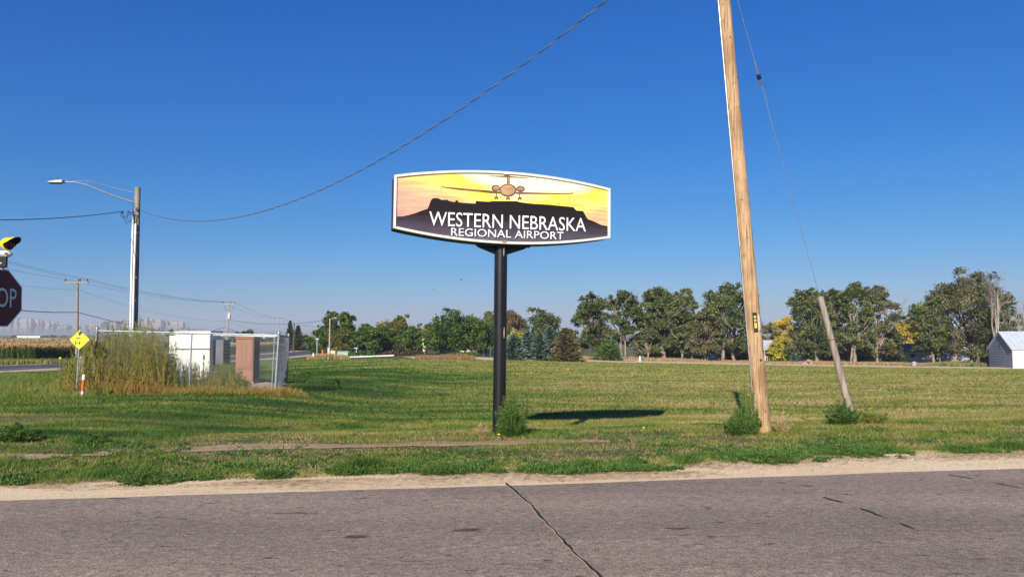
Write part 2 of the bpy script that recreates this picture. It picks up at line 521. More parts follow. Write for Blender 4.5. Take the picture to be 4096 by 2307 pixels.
xs = axis_grid(-3400, 3400, .5, 1.08)
ys = axis_grid(-300, 4900, .45, 1.06)
xs = xs[(xs > -3450) & (xs < 3450)]; ys = ys[(ys > -320) & (ys < 4950)]
GX, GY = np.meshgrid(xs, ys)
GV = np.stack([GX, GY, T(GX, GY)], -1).reshape(-1, 3)
nx, ny = len(xs), len(ys)
ii = (np.arange(ny - 1)[:, None] * nx + np.arange(nx - 1)[None, :]).ravel()
ground = np_mesh('ground', GV, np.stack([ii, ii + 1, ii + nx + 1, ii + nx], 1), ground_material(), smooth=True)
set_props(ground, 'sloping mown grass ground from the road to the farm trees', kind='structure')

def strip(name, x0, x1, step, d_in, d_out, z, m, rows=2, label=None):
    """a sheet along the near road between two edge functions of x given as distances beyond the road edge."""
    X = np.arange(x0, x1 + step, step)
    V = []
    for k in range(rows):
        d = d_in(X) + (d_out(X) - d_in(X)) * k / (rows - 1)
        Y = d / .988 + 7.995 + .1539 * X
        V.append(np.stack([X, Y, T(X, Y) + z], 1))
    V = np.concatenate(V)
    n = len(X)
    F = []
    for k in range(rows - 1):
        i = np.arange(n - 1) + k * n
        F.append(np.stack([i, i + 1, i + n + 1, i + n], 1))
    o = np_mesh(name, V, np.concatenate(F), m)
    return set_props(o, label, kind='structure')

def asphalt(name, base, dark, agg, s=1.0):
    m, n, l, out = newmat(name)
    b = n.new('ShaderNodeBsdfPrincipled'); b.inputs['Roughness'].default_value = .85
    b.inputs['Specular IOR Level'].default_value = .3
    blot = noise_tex(n, l, .55 * s, (.45, 1, 1), 5, .6)
    mid = noise_tex(n, l, 21 * s, (.6, 1, 1), 4, .7)
    gr = noise_tex(n, l, 75 * s, (.8, 1, 1), 3, .7)
    c1 = ramp(n, [(.3, dark), (.7, base)])
    l.new(blot.outputs['Fac'], c1.inputs['Fac'])
    rut = n.new('ShaderNodeMapping'); rut.inputs['Rotation'].default_value = (0, 0, -.1527); rut.inputs['Scale'].default_value = (.03, .62, 1)
    rtc = n.new('ShaderNodeTexCoord'); l.new(rtc.outputs['Object'], rut.inputs['Vector'])
    rn = n.new('ShaderNodeTexNoise'); rn.inputs['Scale'].default_value = 1.0; rn.inputs['Detail'].default_value = 4; l.new(rut.outputs[0], rn.inputs['Vector'])
    rr_ = ramp(n, [(.34, (.74, .73, .73)), (.62, (1.14, 1.13, 1.11))]); l.new(rn.outputs['Fac'], rr_.inputs['Fac'])
    c2 = ramp(n, [(.30, (.45, .44, .44)), (.45, (.86, .85, .85)), (.56, (1.0, .99, .98)), (.68, (1.45, 1.4, 1.32))])
    l.new(mid.outputs['Fac'], c2.inputs['Fac'])
    c3 = ramp(n, [(.32, (.45, .44, .44)), (.5, (1, 1, 1)), (.66, agg)])
    l.new(gr.outputs['Fac'], c3.inputs['Fac'])
    a = n.new('ShaderNodeMix'); a.data_type = 'RGBA'; a.blend_type = 'MULTIPLY'; a.inputs['Factor'].default_value = .75
    l.new(c1.outputs[0], a.inputs['A']); l.new(c2.outputs[0], a.inputs['B'])
    a2 = n.new('ShaderNodeMix'); a2.data_type = 'RGBA'; a2.blend_type = 'MULTIPLY'; a2.inputs['Factor'].default_value = .85
    l.new(a.outputs['Result'], a2.inputs['A']); l.new(c3.outputs[0], a2.inputs['B'])
    pit = noise_tex(n, l, 3.4 * s, (.55, 1.5, 1), 3, .55)      # oil spots and pits
    pr = ramp(n, [(.655, (1, 1, 1)), (.70, (.38, .35, .34))])
    l.new(pit.outputs['Fac'], pr.inputs['Fac'])
    pit2 = noise_tex(n, l, 11 * s, (.5, 1.3, 1), 2, .5)
    pr2 = ramp(n, [(.68, (1, 1, 1)), (.73, (.42, .39, .38))])
    l.new(pit2.outputs['Fac'], pr2.inputs['Fac'])
    a3 = n.new('ShaderNodeMix'); a3.data_type = 'RGBA'; a3.blend_type = 'MULTIPLY'; a3.inputs['Factor'].default_value = 1
    l.new(a2.outputs['Result'], a3.inputs['A']); l.new(pr.outputs[0], a3.inputs['B'])
    a4 = n.new('ShaderNodeMix'); a4.data_type = 'RGBA'; a4.blend_type = 'MULTIPLY'; a4.inputs['Factor'].default_value = 1
    l.new(a3.outputs['Result'], a4.inputs['A']); l.new(pr2.outputs[0], a4.inputs['B'])
    a5 = n.new('ShaderNodeMix'); a5.data_type = 'RGBA'; a5.blend_type = 'MULTIPLY'; a5.inputs['Factor'].default_value = 1
    l.new(a4.outputs['Result'], a5.inputs['A']); l.new(rr_.outputs[0], a5.inputs['B'])
    l.new(a5.outputs['Result'], b.inputs['Base Color'])
    bp = n.new('ShaderNodeBump'); bp.inputs['Strength'].default_value = .8; bp.inputs['Distance'].default_value = .012
    l.new(gr.outputs['Fac'], bp.inputs['Height']); l.new(bp.outputs[0], b.inputs['Normal'])
    l.new(b.outputs[0], out.inputs['Surface'])
    return m

def gravel_material(name, pale, tan, dark):
    m, n, l, out = newmat(name)
    b = n.new('ShaderNodeBsdfPrincipled'); b.inputs['Roughness'].default_value = .95
    b.inputs['Specular IOR Level'].default_value = .15
    big = noise_tex(n, l, .7, (.4, 1.2, 1), 4, .6)
    gr = noise_tex(n, l, 55, (1, 1, 1), 3, .75)
    c1 = ramp(n, [(.35, pale), (.65, tan)])
    l.new(big.outputs['Fac'], c1.inputs['Fac'])
    c2 = ramp(n, [(.3, dark), (.5, (1, 1, 1)), (.7, (1.2, 1.18, 1.15))])
    l.new(gr.outputs['Fac'], c2.inputs['Fac'])
    a = n.new('ShaderNodeMix'); a.data_type = 'RGBA'; a.blend_type = 'MULTIPLY'; a.inputs['Factor'].default_value = .8
    l.new(c1.outputs[0], a.inputs['A']); l.new(c2.outputs[0], a.inputs['B'])
    l.new(a.outputs['Result'], b.inputs['Base Color'])
    bp = n.new('ShaderNodeBump'); bp.inputs['Strength'].default_value = .5; bp.inputs['Distance'].default_value = .02
    l.new(gr.outputs['Fac'], bp.inputs['Height']); l.new(bp.outputs[0], b.inputs['Normal'])
    l.new(b.outputs[0], out.inputs['Surface'])
    return m

def edge_d(x):                                    # where the verge weeds stop and gravel starts
    x = np.asarray(x, float)
    return 0.95 + 0.75 * (fbm(x * .62 + 40, x * 0 + 3.3, 21, 3) - .5) * 2 + .28 * sstep(2.5, 7, x)

M['asphalt'] = asphalt('worn_asphalt', (.375, .295, .222), (.27, .214, .166), (1.7, 1.6, 1.45))
M['asphalt2'] = asphalt('highway_asphalt', (.10, .10, .115), (.075, .075, .085), (1.2, 1.2, 1.2), .4)
M['gravel'] = gravel_material('tan_gravel', (.88, .67, .42), (.74, .545, .325), (.5, .46, .42))
M['dirtroad'] = gravel_material('pale_dirt', (.66, .52, .36), (.56, .43, .28), (.7, .66, .6))
M['barearth'] = gravel_material('bare_earth', (.58, .42, .28), (.46, .31, .19), (.55, .5, .45))

strip('gravel_shoulder', -34, 46, .12, lambda x: x * 0 - .3, lambda x: edge_d(x) + .35, .004, M['gravel'], 4,
      'tan gravel shoulder strewn with dry cuttings between road and verge')
strip('asphalt_road', -60, 80, .25, lambda x: x * 0 - 11, lambda x: .03 * (vnoise(x * 3, x * 0, 5) - .5) + .08 * (vnoise(x * .4, x * 0, 6) - .5), .010, M['asphalt'], 2,
      'worn grey asphalt road across the foreground')
strip('dirt_track', -5.6, 1.9, .15, lambda x: 3.06 - .30 * fbm(x * 1.9, x * 0, 7), lambda x: 3.12 + .45 * fbm(x * 1.7, x * 0 + 5, 8) * (1 - sstep(.2, 1.9, x)), .010, M['barearth'], 3,
      'narrow strip of bare brown earth along the verge')

strip('dirt_patch', -7.6, -5.4, .12, lambda x: 2.35 + .25 * fbm(x * 1.3, x * 0, 17) + .5 * sstep(-6.2, -5.4, x), lambda x: 2.75 + .5 * fbm(x * 1.1, x * 0 + 2, 18) - .2 * sstep(-6.2, -5.4, x), .013, M['barearth'], 3, 'patch of bare brown earth beside the left weed bushes')

def road_strip(name, path, half, z, m, label, step=3.0):
    """sheet draped over the ground along a polyline path of (x,y)."""
    P = [np.array(p, float) for p in path]
    pts = []
    for a, b in zip(P[:-1], P[1:]):
        k = max(2, int(np.linalg.norm(b - a) / step))
        pts += [a + (b - a) * t for t in np.linspace(0, 1, k, endpoint=False)]
    pts.append(P[-1]); pts = np.array(pts)
    tg = np.gradient(pts, axis=0); tg /= np.linalg.norm(tg, axis=1)[:, None] + 1e-9
    nr = np.stack([-tg[:, 1], tg[:, 0]], 1)
    cs = list(np.linspace(half[0], half[1], 5))
    zs = [z] * 5
    if half[1] - half[0] > 1.5:                   # shoulders fall away to the ground
        cs = [cs[0] - .5] + cs + [cs[-1] + .5]; zs = [-.12] + zs + [-.12]
    cols = len(cs)
    V = []
    for c, zc in zip(cs, zs):
        q = pts + nr * c
        V.append(np.stack([q[:, 0], q[:, 1], T(q[:, 0], q[:, 1]) + zc], 1))
    V = np.concatenate(V); n = len(pts)
    F = []
    for k in range(cols - 1):
        i = np.arange(n - 1) + k * n
        F.append(np.stack([i, i + n, i + n + 1, i + 1], 1))
    o = np_mesh(name, V, np.concatenate(F), m, smooth=True)
    return set_props(o, label, kind='structure')

HWY = [(-45 - .0845 * (y - 66), y) for y in (-20, 66, 140, 220, 320, 520)]
road_strip('highway_shoulder', HWY, (-8.6, 8.6), .10, M['dirtroad'], 'pale gravel edges of the highway')
road_strip('highway', HWY, (-5.8, 5.8), .16, M['asphalt2'], 'dark asphalt highway running past the cornfield')
M['paint'] = mat('road_paint_white', (.7, .7, .68), (.55, .55, .52), 3, rough=.7)
M['painty'] = mat('road_paint_yellow', (.62, .42, .10), (.5, .34, .08), 3, rough=.7)
road_strip('edge_line', HWY, (-5.35, -5.1), .175, M['paint'], 'white edge line on the near side of the highway')
road_strip('edge_line', HWY, (5.1, 5.35), .175, M['paint'], 'white edge line on the corn side of the highway')
road_strip('center_line', HWY, (-.12, .12), .175, M['painty'], 'yellow centre line of the highway')

# farm track along the far edge of the field
FAR = [(-18, 131), (0, 140), (25, 146), (50, 148), (75, 143), (100, 132), (125, 120)]
road_strip('farm_track', FAR, (-2.8, 4.4), .06, M['dirtroad'], 'pale dirt farm track along the far edge of the field')
road_strip('farm_drive', [(21.5, 147), (27, 168), (38, 205), (52, 260), (66, 340)], (-2.6, 2.6), .14, M['dirtroad'], 'pale gravel drive leading away between the elms', 2.0)
road_strip('farm_yard', [(97, 127), (112, 121.5)], (-6, 3), .06, M['dirtroad'], 'dirt apron in front of the white barn', 1.5)

# cracks in the near road
def crack(name, pts, w, label):
    mb = MB()
    P = [Vector((p[0], p[1], .0145)) for p in pts]
    L, Rr = [], []
    path = []
    for a, b in zip(P[:-1], P[1:]):
        k = max(2, int((b - a).length / .05))
        path += [a.lerp(b, i / k) for i in range(k)]
    path.append(P[-1])
    n = len(path)
    cut = w > .0155 or w < .0145
    for i, p in enumerate(path):
        t = (path[min(i + 1, n - 1)] - path[max(i - 1, 0)]).normalized()
        s = Vector((-t.y, t.x, 0))
        ww = w * (.25 + 1.1 * float(fbm(i * .31, 2.2, len(name), 3))) * (0.25 if (float(vnoise(i * .045, 7.7, 4)) < .17) else 1)
        if cut and float(vnoise(i * .33, 5.5, 12)) < .42: ww = .0012
        j = .02 * (float(vnoise(i * .6, .3, 9)) - .5)
        L.append(p + s * (ww + j)); Rr.append(p - s * (ww - j))
    mb.add(L + Rr, [(n + i, n + i + 1, i + 1, i) for i in range(n - 1)])
    o = mb.build(name, M['tar'])
    if not cut:                                   # pale sand caught along the crack
        q = MB()
        L2 = [p + (a - b).normalized() * .004 + Vector((0, 0, -.0022)) for p, a, b in zip(L, L, Rr)]; R2 = [p - (a - b).normalized() * .003 + Vector((0, 0, -.0022)) for p, a, b in zip(Rr, L, Rr)]
        q.add(L2 + R2, [(n + i, n + i + 1, i + 1, i) for i in range(n - 1)])
        set_props(q.build('crack_sand', M['gravel']), 'pale sand caught along the long road crack', kind='structure')
    return set_props(o, label, kind='structure')

def on_road(px, py):
    dx, dy, dz = ray(px, py); k = -EYE / dz
    return (dx * k, dy * k)
crack('road_crack', [on_road(x * 1.59, y * 1.59) for x, y in ((1272, 1217), (1284, 1228), (1330, 1266), (1368, 1310), (1404, 1347), (1444, 1392), (1480, 1425), (1520, 1462), (1580, 1530))], .015, 'long black tar-filled crack running across the road to the camera')
crack('road_crack', [on_road(x * 1.59, y * 1.59) for x, y in ((2070, 1253), (2130, 1270), (2195, 1292), (2240, 1310), (2310, 1338))], .019, 'short broken dark crack on the right of the road')
crack('road_crack', [on_road(x * 1.59, y * 1.59) for x, y in ((2385, 1196), (2440, 1205), (2500, 1217), (2576, 1231), (2640, 1243))], .012, 'thin dark crack at the right end of the road')

# ------------------------------------------------------------------ far bluffs
def bluff(name, prof, Y0, base_py, label, seed, depth=420, xs_=1.2):
    px = np.array([p[0] for p in prof], float); py = np.array([p[1] for p in prof], float)
    X = np.arange(px[0], px[-1] + .1, xs_)
    H = np.interp(X, px, py)
    H = H + (vnoise(X * .22, X * 0, seed) - .5) * 1.3
    def zz(pyv): return EYE + (1335 - pyv) / FPX * Y0
    ztop = zz(H); zb = zz(base_py)
    rows = 26
    V = []
    wx = (X - 2048) / FPX * Y0
    gul = fbm(X * .028, X * 0 + 1, seed + 1, 3)
    for r in range(rows):
        t = r / (rows - 1)
        if t < .42:                               # talus
            f = t / .42
            hz = .48 * f ** 1.3
            back = f * .62
        elif t < .8:                              # cliff bands
            f = (t - .42) / .38
            st = np.floor(f * 4) / 4 + (np.clip((f * 4) % 1, 0, .5) * 2) * .25
            hz = .48 + .47 * (.6 * f + .4 * st)
            back = .62 + .10 * f + .06 * (f * 4 % 1)
        else:
            f = (t - .8) / .2
            hz = .95 + .05 * math.sin(min(f * 2, 1) * PI / 2)
            back = .75 + f * .5
        z = zb + (ztop - zb) * hz
        g = (gul - .5) * 260 * math.sin(PI * min(1, t * 1.1)) + (fbm(X * .075 + t * 2.5, X * 0 + t * 5, seed + 4, 3) - .5) * 80 * math.sin(PI * t)
        y = Y0 - depth * .6 + back * depth + g
        V.append(np.stack([wx * y / Y0, y, z if t > 0 else np.full_like(X, zb) - 4], 1))
    V = np.concatenate(V); n = len(X)
    F = np.concatenate([np.stack([np.arange(n - 1) + k * n, np.arange(n - 1) + k * n + 1, np.arange(n - 1) + (k + 1) * n + 1, np.arange(n - 1) + (k + 1) * n], 1) for k in range(rows - 1)])
    m, nn, l, out = newmat(name + '_rock')
    b = nn.new('ShaderNodeBsdfPrincipled'); b.inputs['Roughness'].default_value = .95
    tc = nn.new('ShaderNodeTexCoord'); sp_ = nn.new('ShaderNodeSeparateXYZ'); l.new(tc.outputs['Object'], sp_.inputs[0])
    mr = nn.new('ShaderNodeMapRange'); mr.inputs['From Min'].default_value = 0; mr.inputs['From Max'].default_value = 95
    nz = noise_tex(nn, l, .012, (1, 1, 2), 5)
    ad = nn.new('ShaderNodeMath'); ad.operation = 'MULTIPLY_ADD'; ad.inputs[1].default_value = .55; ad.inputs[2].default_value = -.27
    l.new(nz.outputs['Fac'], ad.inputs[0])
    a2 = nn.new('ShaderNodeMath'); a2.operation = 'ADD'
    l.new(sp_.outputs['Z'], mr.inputs['Value']); l.new(mr.outputs[0], a2.inputs[0]); l.new(ad.outputs[0], a2.inputs[1])
    rp = ramp(nn, [(0, (.15, .145, .09)), (.36, (.17, .15, .11)), (.42, (.34, .265, .20)), (.5, (.22, .18, .145)), (.56, (.37, .29, .215)), (.68, (.24, .195, .16)), (.74, (.37, .295, .225)), (.85, (.31, .245, .185)), (.92, (.14, .14, .09))])
    l.new(a2.outputs[0], rp.inputs['Fac']); l.new(rp.outputs[0], b.inputs['Base Color']); l.new(b.outputs[0], out.inputs['Surface'])
    o = np_mesh(name, V, F, m)
    return set_props(o, label, kind='structure')

bluff('bluff_ridge', [(-420, 1300), (-250, 1282), (-90, 1288), (-20, 1290), (35, 1272), (80, 1267), (133, 1270), (168, 1277), (217, 1284), (259, 1297), (307, 1299), (346, 1297), (363, 1291), (400, 1295), (450, 1306), (520, 1322)], 4000, 1333,
      'long pale bluff ridge on the hazy horizon behind the cornfield', 3)
bluff('butte', [(396, 1330), (402, 1306), (409, 1284), (420, 1280), (482, 1281), (500, 1274), (517, 1271), (552, 1276), (590, 1271), (629, 1273), (699, 1282), (737, 1286), (753, 1294), (760, 1312), (775, 1330)], 3700, 1333,
      'flat topped butte with pale cliffs on the hazy horizon behind the fence', 9, 360)
bluff('far_hills', [(700, 1322), (760, 1314), (821, 1312), (845, 1320), (900, 1322), (1000, 1330), (1150, 1326), (1260, 1327), (1400, 1331), (1600, 1330), (2200, 1333)], 4400, 1336,
      'low blue hills far off on the horizon left of the trees', 15, 200, 5)

# ------------------------------------------------------------------ foliage generators
def leaf_quads(C, size, up_bias=0.0, aspect=.6, droop=0.0, axis=None):
    n = len(C)
    if axis is None:
        a = rng.normal(size=(n, 3)); a[:, 2] -= droop
    else:
        a = axis + rng.normal(size=(n, 3)) * .25
    a /= np.linalg.norm(a, axis=1)[:, None]
    b = rng.normal(size=(n, 3)); b -= a * (a * b).sum(1)[:, None]
    b /= np.linalg.norm(b, axis=1)[:, None] + 1e-9
    s = np.asarray(size).reshape(-1, 1) * np.ones((n, 1))
    a *= s * .5; b *= s * .5 * aspect
    V = np.stack([C - a, C + b, C + a, C - b], 1).reshape(-1, 3)
    F = np.arange(4 * n).reshape(-1, 4)
    return V, F

def unit(n):
    v = rng.normal(size=(n, 3))
    return v / np.linalg.norm(v, axis=1)[:, None]

TREES = 'trees of the farm belt'

def branch_path(mb, p0, p1, r0, r1, sag=.0, n=4, sides=5, wob=.04):
    p0, p1 = Vector(p0), Vector(p1)
    L = (p1 - p0).length
    pts = []
    for i in range(n + 1):
        t = i / n
        p = p0.lerp(p1, t) + Vector((random.uniform(-1, 1), random.uniform(-1, 1), 0)) * L * wob * math.sin(PI * t)
        p.z += sag * L * math.sin(PI * t)
        pts.append(p)
    mb.tube(pts, [r0 + (r1 - r0) * i / n for i in range(n + 1)], sides, False)
    return pts

def twigs(mb, p, d, L, r, depth):
    p = Vector(p); d = Vector(d).normalized()
    q = p + d * L
    mid = p.lerp(q, .5) + Vector((random.uniform(-1, 1), random.uniform(-1, 1), random.uniform(-1, 1))) * L * .08
    mb.tube([p, mid, q], [r, r * .8, r * .55], 3, False)
    if depth > 0:
        for k in range(random.choice((2, 3, 3))):
            nd = d + Vector((random.uniform(-1, 1), random.uniform(-1, 1), random.uniform(-.3, .9))) * .55
            twigs(mb, p.lerp(q, random.uniform(.55, 1)), nd, L * random.uniform(.55, .8), r * .55, depth - 1)

def deciduous(name, label, px, top, Y, wpx, leaf='elm', n=5200, trunks=((0, .5),), clear=.24, dead=0, leafsize=.5, shape='elm', bark='bark', cat='tree', dens=.25, depth=.8, trunk_r=None, nl=None):
    wpx *= 1.12; leafsize *= .92
    g = ground_pt(px, Y)
    H = at(px, top, Y).z - g.z
    W = wpx / FPX * Y
    root = thing(name, label, cat, g, TREES)
    st = random.getstate()
    # lobes: foliage masses stacked from the low skirts to the top
    nl = nl or max(9, int(9 + H * .6))
    lobes = []
    lo = clear * .60
    for i in range(nl):
        t = ((i + .5) / nl) ** 1.15
        env = {'elm': .72 + .55 * math.sin(PI * min(1, .1 + .62 * t)) - .55 * t ** 3, 'round': .62 + .55 * math.sin(PI * t) - .35 * t ** 3, 'column': .95 - .25 * t}[shape]
        an = i * 2.399 + random.random()
        rad = W * random.uniform(.19, .285)
        rr = max(.0, W * .56 * min(1.05, env) - rad * .6) * (random.uniform(.3, 1.1) if t > .3 else random.uniform(.65, 1.05))
        rz = rad * random.uniform(.85, 1.2)
        c = Vector((math.cos(an) * rr, math.sin(an) * rr * depth, H * (lo + (1 - lo) * t)))
        c.z = min(c.z, H - rz * 1.25 - random.uniform(0, .1) * H)
        lobes.append((c, rad, rz))
    for i in range(9):                                # ragged sprays beyond the main outline
        t = random.uniform(.25, 1); an = random.random() * 2 * PI
        rad = W * random.uniform(.06, .10)
        c = Vector((math.cos(an) * W * .5 * random.uniform(.8, 1.05), math.sin(an) * W * .4, H * (lo + (.97 - lo) * t)))
        if t > .7: c.x *= .75; c.y *= .75
        c.z = min(c.z, H - rad * .8)
        lobes.append((c, rad, rad * 1.3))
    top_r = W * .17
    lobes.append((Vector((random.uniform(-.14, .14) * W, 0, H - top_r * 1.15)), top_r, top_r))
    n = int(n * 2.6)
    # trunk and limbs
    mb = MB()
    tr = trunk_r or max(.13, H * .0185)
    fork = H * clear * random.uniform(.9, 1.15)
    tips = []
    for (off, rk) in trunks:
        b = g + Vector((off * W, random.uniform(-.4, .4), -.15))
        f = g + Vector((off * W * .7 + random.uniform(-.3, .3), 0, fork))
        mb.tube([b, b + Vector((0, 0, .5)), b.lerp(f, .5), f], [tr * rk * 2.6, tr * rk * 2.05, tr * rk * 1.75, tr * rk * 1.5], 8, False)
        tips.append(f)
    mb.build('trunk', M[bark], root)
    lb = MB()
    for k, (c, rad, rz) in enumerate(lobes):
        f = tips[k % len(tips)]
        branch_path(lb, f, g + c * .93, tr * .6, tr * .12, .05, 4, 5)
    lb.build('limbs', M['barkdark' if k % 2 else bark], root)['kind'] = 'stuff'
    # leaves in clumps on the lobes' outer shells
    wt = sum(q[1] ** 2 for q in lobes)
    Cs, Ts, Ss = [], [], []
    for (c, rad, rz) in lobes:
        per = max(12, int(n * rad * rad / wt))
        nc = 15
        u = unit(nc); u[:, 2] = np.abs(u[:, 2]) * 1.15 - .4
        cen = np.array(g + c) + u * np.array([rad, rad * depth, rz]) * rng.uniform(.55, 1.0, (nc, 1))
        tone = np.clip(rng.uniform(.0, .95, nc) * .85 + random.uniform(-.05, .2), 0, 1)
        k = rng.integers(0, nc, per)
        off = rng.normal(size=(per, 3)) * np.array([rad, rad, rz * .7]) * dens * rng.uniform(.5, 1.0, (nc, 1))[k]
        p = cen[k] + off
        p[:, 2] = np.maximum(p[:, 2], g.z + H * clear * .45 + rng.uniform(0, .8, per))
        Cs.append(p); Ts.append(tone[k] + rng.normal(0, .16, per)); Ss.append(rng.uniform(.55, 1.25, per) * leafsize)
    C = np.concatenate(Cs); S = np.concatenate(Ss); t = np.concatenate(Ts)
    V, F = leaf_quads(C, S, aspect=.62, droop=.5)
    np_mesh('crown', V, F, LEAF[leaf], root, tone=np.repeat(t, 4))
    if dead:
        db = MB()
        for k in range(dead):
            c, rad, rz = lobes[(k * 3 + 1) % len(lobes)]
            dirv = Vector((c.x * 1.0 + random.uniform(-1, 1) * W * .2, -abs(random.uniform(.2, 1)) * W * .28, rad * random.uniform(.2, 1.4)))
            twigs(db, g + c * .95 + Vector((0, -rad * .95, 0)), dirv, rad * random.uniform(.55, .9), max(.045, tr * .2), 4)
        db.build('dead_branches', M['deadwood'], root)['kind'] = 'stuff'
    return root

def conifer(name, label, px, top, Y, wpx, leaf, n=4200, cat='tree', size=.55, skirt=.02, layers=15, power=.85):
    g = ground_pt(px, Y)
    H = at(px, top, Y).z - g.z
    W = wpx / FPX * Y
    root = thing(name, label, cat, g, TREES)
    MB().tube([g + Vector((0, 0, -.1)), g + Vector((0, 0, H * .97))], [max(.1, H * .02), .03], 7, False).build('trunk', M['barkdark'], root)
    P, A, Tn = [], [], []
    bb = MB()
    nb = layers * 9
    per = max(6, n // nb)
    for i in range(nb):
        t = (i / nb) ** .9
        h = H * (skirt + (1 - skirt) * t) 
        L = W * .5 * max(.04, (1 - t)) ** power * random.uniform(.72, 1.12)
        an = i * 2.39996 + random.uniform(-.3, .3)
        d = np.array([math.cos(an), math.sin(an), 0])
        s = rng.uniform(.12, 1, per) ** .75
        sag = -.30 * s * L * .5 + .16 * (s ** 3) * L
        p = np.array(g) + np.array([0, 0, h]) + d * (s * L)[:, None]
        p[:, 2] += sag
        side = np.array([-d[1], d[0], 0])
        p += side * (rng.normal(0, .16, per) * L * s)[:, None] + rng.normal(0, .05, (per, 3)) * W * .25
        p[:, 2] = np.maximum(p[:, 2], g.z + .05)
        P.append(p); A.append(np.tile(d + np.array([0, 0, .12]), (per, 1))); Tn.append(np.full(per, random.random()) * .75 + rng.uniform(0, .3, per))
        if i % 3 == 0:
            e = g + Vector((d[0] * L * .9, d[1] * L * .9, h - .1 * L))
            bb.tube([g + Vector((0, 0, h)), e], [.05, .02], 3, False)
    bb.build('limbs', M['barkdark'], root)['kind'] = 'stuff'
    C = np.concatenate(P); A = np.concatenate(A); t = np.concatenate(Tn)
    V, F = leaf_quads(C, rng.uniform(.6, 1.3, len(C)) * size, aspect=.45, axis=A)
    np_mesh('crown', V, F, LEAF[leaf], root, tone=np.repeat(t, 4))
    return root

def bare_tree(name, label, px, top, Y, wpx, n=9, clear=.3):
    g = ground_pt(px, Y)
    H = at(px, top, Y).z - g.z
    W = wpx / FPX * Y
    root = thing(name, label, 'tree', g, TREES)
    mb = MB()
    f = g + Vector((0, 0, H * clear))
    mb.tube([g + Vector((0, 0, -.1)), g + Vector((.1, 0, H * clear * .5)), f], [.45, .36, .3], 8, False)
    mb.build('trunk', M['deadwood'], root)
    b = MB()
    for k in range(n):
        an = k * 2.4
        e = g + Vector((math.cos(an) * W * .38 * random.uniform(.3, 1), math.sin(an) * W * .3, H * random.uniform(.62, .86)))
        pts = branch_path(b, f, e, .16, .07, 0, 4, 5)
        for p in pts[2:]:
            twigs(b, p, (e - f) + Vector((random.uniform(-1, 1), random.uniform(-1, 1), random.uniform(0, 1))) * W * .3, H * .12, .055, 3)
    b.build('bare_branches', M['deadwood'], root)['kind'] = 'stuff'
    return root

def shrub(name, label, px, top, Y, wpx, leaf, n=2200, size=.4, group=None, cat='shrub', zoff=0):
    g = ground_pt(px, Y)
    H = at(px, top, Y).z - g.z
    W = wpx / FPX * Y
    root = thing(name, label, cat, g, group)
    st = MB()
    for k in range(9):
        an = k * 2.4
        st.tube([g, g + Vector((math.cos(an) * W * .2, math.sin(an) * W * .2, H * .6))], [.05, .02], 4, False)
    st.build('stems', M['barkdark'], root)['kind'] = 'stuff'
    nc = 26
    u = unit(nc); u[:, 2] = np.abs(u[:, 2])
    cen = u * np.array([W * .40, min(W, H * 2.2) * .36, H * .74]) * rng.uniform(.6, 1, (nc, 1))
    tone = rng.uniform(.1, .9, nc)
    k = rng.integers(0, nc, n)
    p = cen[k] + rng.normal(size=(n, 3)) * np.array([W * .075, min(W, H * 2) * .08, H * .11])
    p[:, 2] = np.clip(p[:, 2], .03, H)
    V, F = leaf_quads(p + np.array(g), rng.uniform(.6, 1.3, n) * size, aspect=.6)
    np_mesh('foliage', V, F, LEAF[leaf], root, tone=np.repeat(tone[k] + rng.normal(0, .15, n), 4))
    return root

# ------------------------------------------------------------------ trees, left to right
conifer('spruce_tree', 'taller dark spruce beyond the cornfield, with the pointed top', 1160, 1283, 240, 62, 'darkspruce', 3000, size=.7)
conifer('spruce_tree', 'broader dark spruce beyond the cornfield, behind the brown pole', 1192, 1302, 236, 58, 'darkspruce', 2800, size=.7, power=.6)
deciduous('round_tree', 'small dark round tree right of the two spruces beyond the corn', 1228, 1335, 238, 62, 'green', 2600, clear=.1, shape='round', bark='barkdark', leafsize=.6)
deciduous('round_tree', 'dark domed tree behind the white cabinets beyond the cornfield', 988, 1312, 262, 92, 'green', 3000, clear=.08, shape='round', bark='barkdark', leafsize=.7)
deciduous('round_tree', 'dark tree peeking over the left edge of the white cabinet', 690, 1314, 290, 52, 'green', 1800, clear=.08, shape='round', bark='barkdark', leafsize=.7)
deciduous('round_tree', 'low wide dark tree behind the brown cabinet beyond the corn', 930, 1334, 275, 85, 'green', 1800, clear=.05, shape='round', bark='barkdark', leafsize=.7)
deciduous('round_tree', 'dim low tree just left of the fence end beyond the corn', 1070, 1342, 270, 80, 'green', 1800, clear=.05, shape='round', bark='barkdark', leafsize=.7)
deciduous('green_tree', 'low dark green tree left of the tall twin-crowned tree', 1284, 1298, 172, 70, 'green', 3000, clear=.1, shape='round', bark='barkdark')
deciduous('green_tree', 'tall dark green tree with left crown of the pair behind the lamp pole', 1330, 1239, 168, 78, 'green', 5200, clear=.14, shape='column', bark='barkdark')
deciduous('green_tree', 'tall dark green tree with right crown of the pair, right of the lamp pole', 1384, 1240, 166, 76, 'green', 5200, clear=.14, shape='column', bark='barkdark')
deciduous('maple_tree', 'lower bright green tree with yellowing leaves right of the lamp pole', 1366, 1312, 158, 100, 'autumn', 2800, clear=.18, shape='round', bark='barkdark')
deciduous('green_tree', 'green tree on a slim pale trunk right of the green utility box', 1472, 1287, 152, 112, 'green', 4600, clear=.25, shape='round')
deciduous('maple_tree', 'domed tree turning orange at the top, left of the farmhouse', 1580, 1254, 172, 140, 'autumn', 6000, clear=.2, shape='round', bark='barkdark')
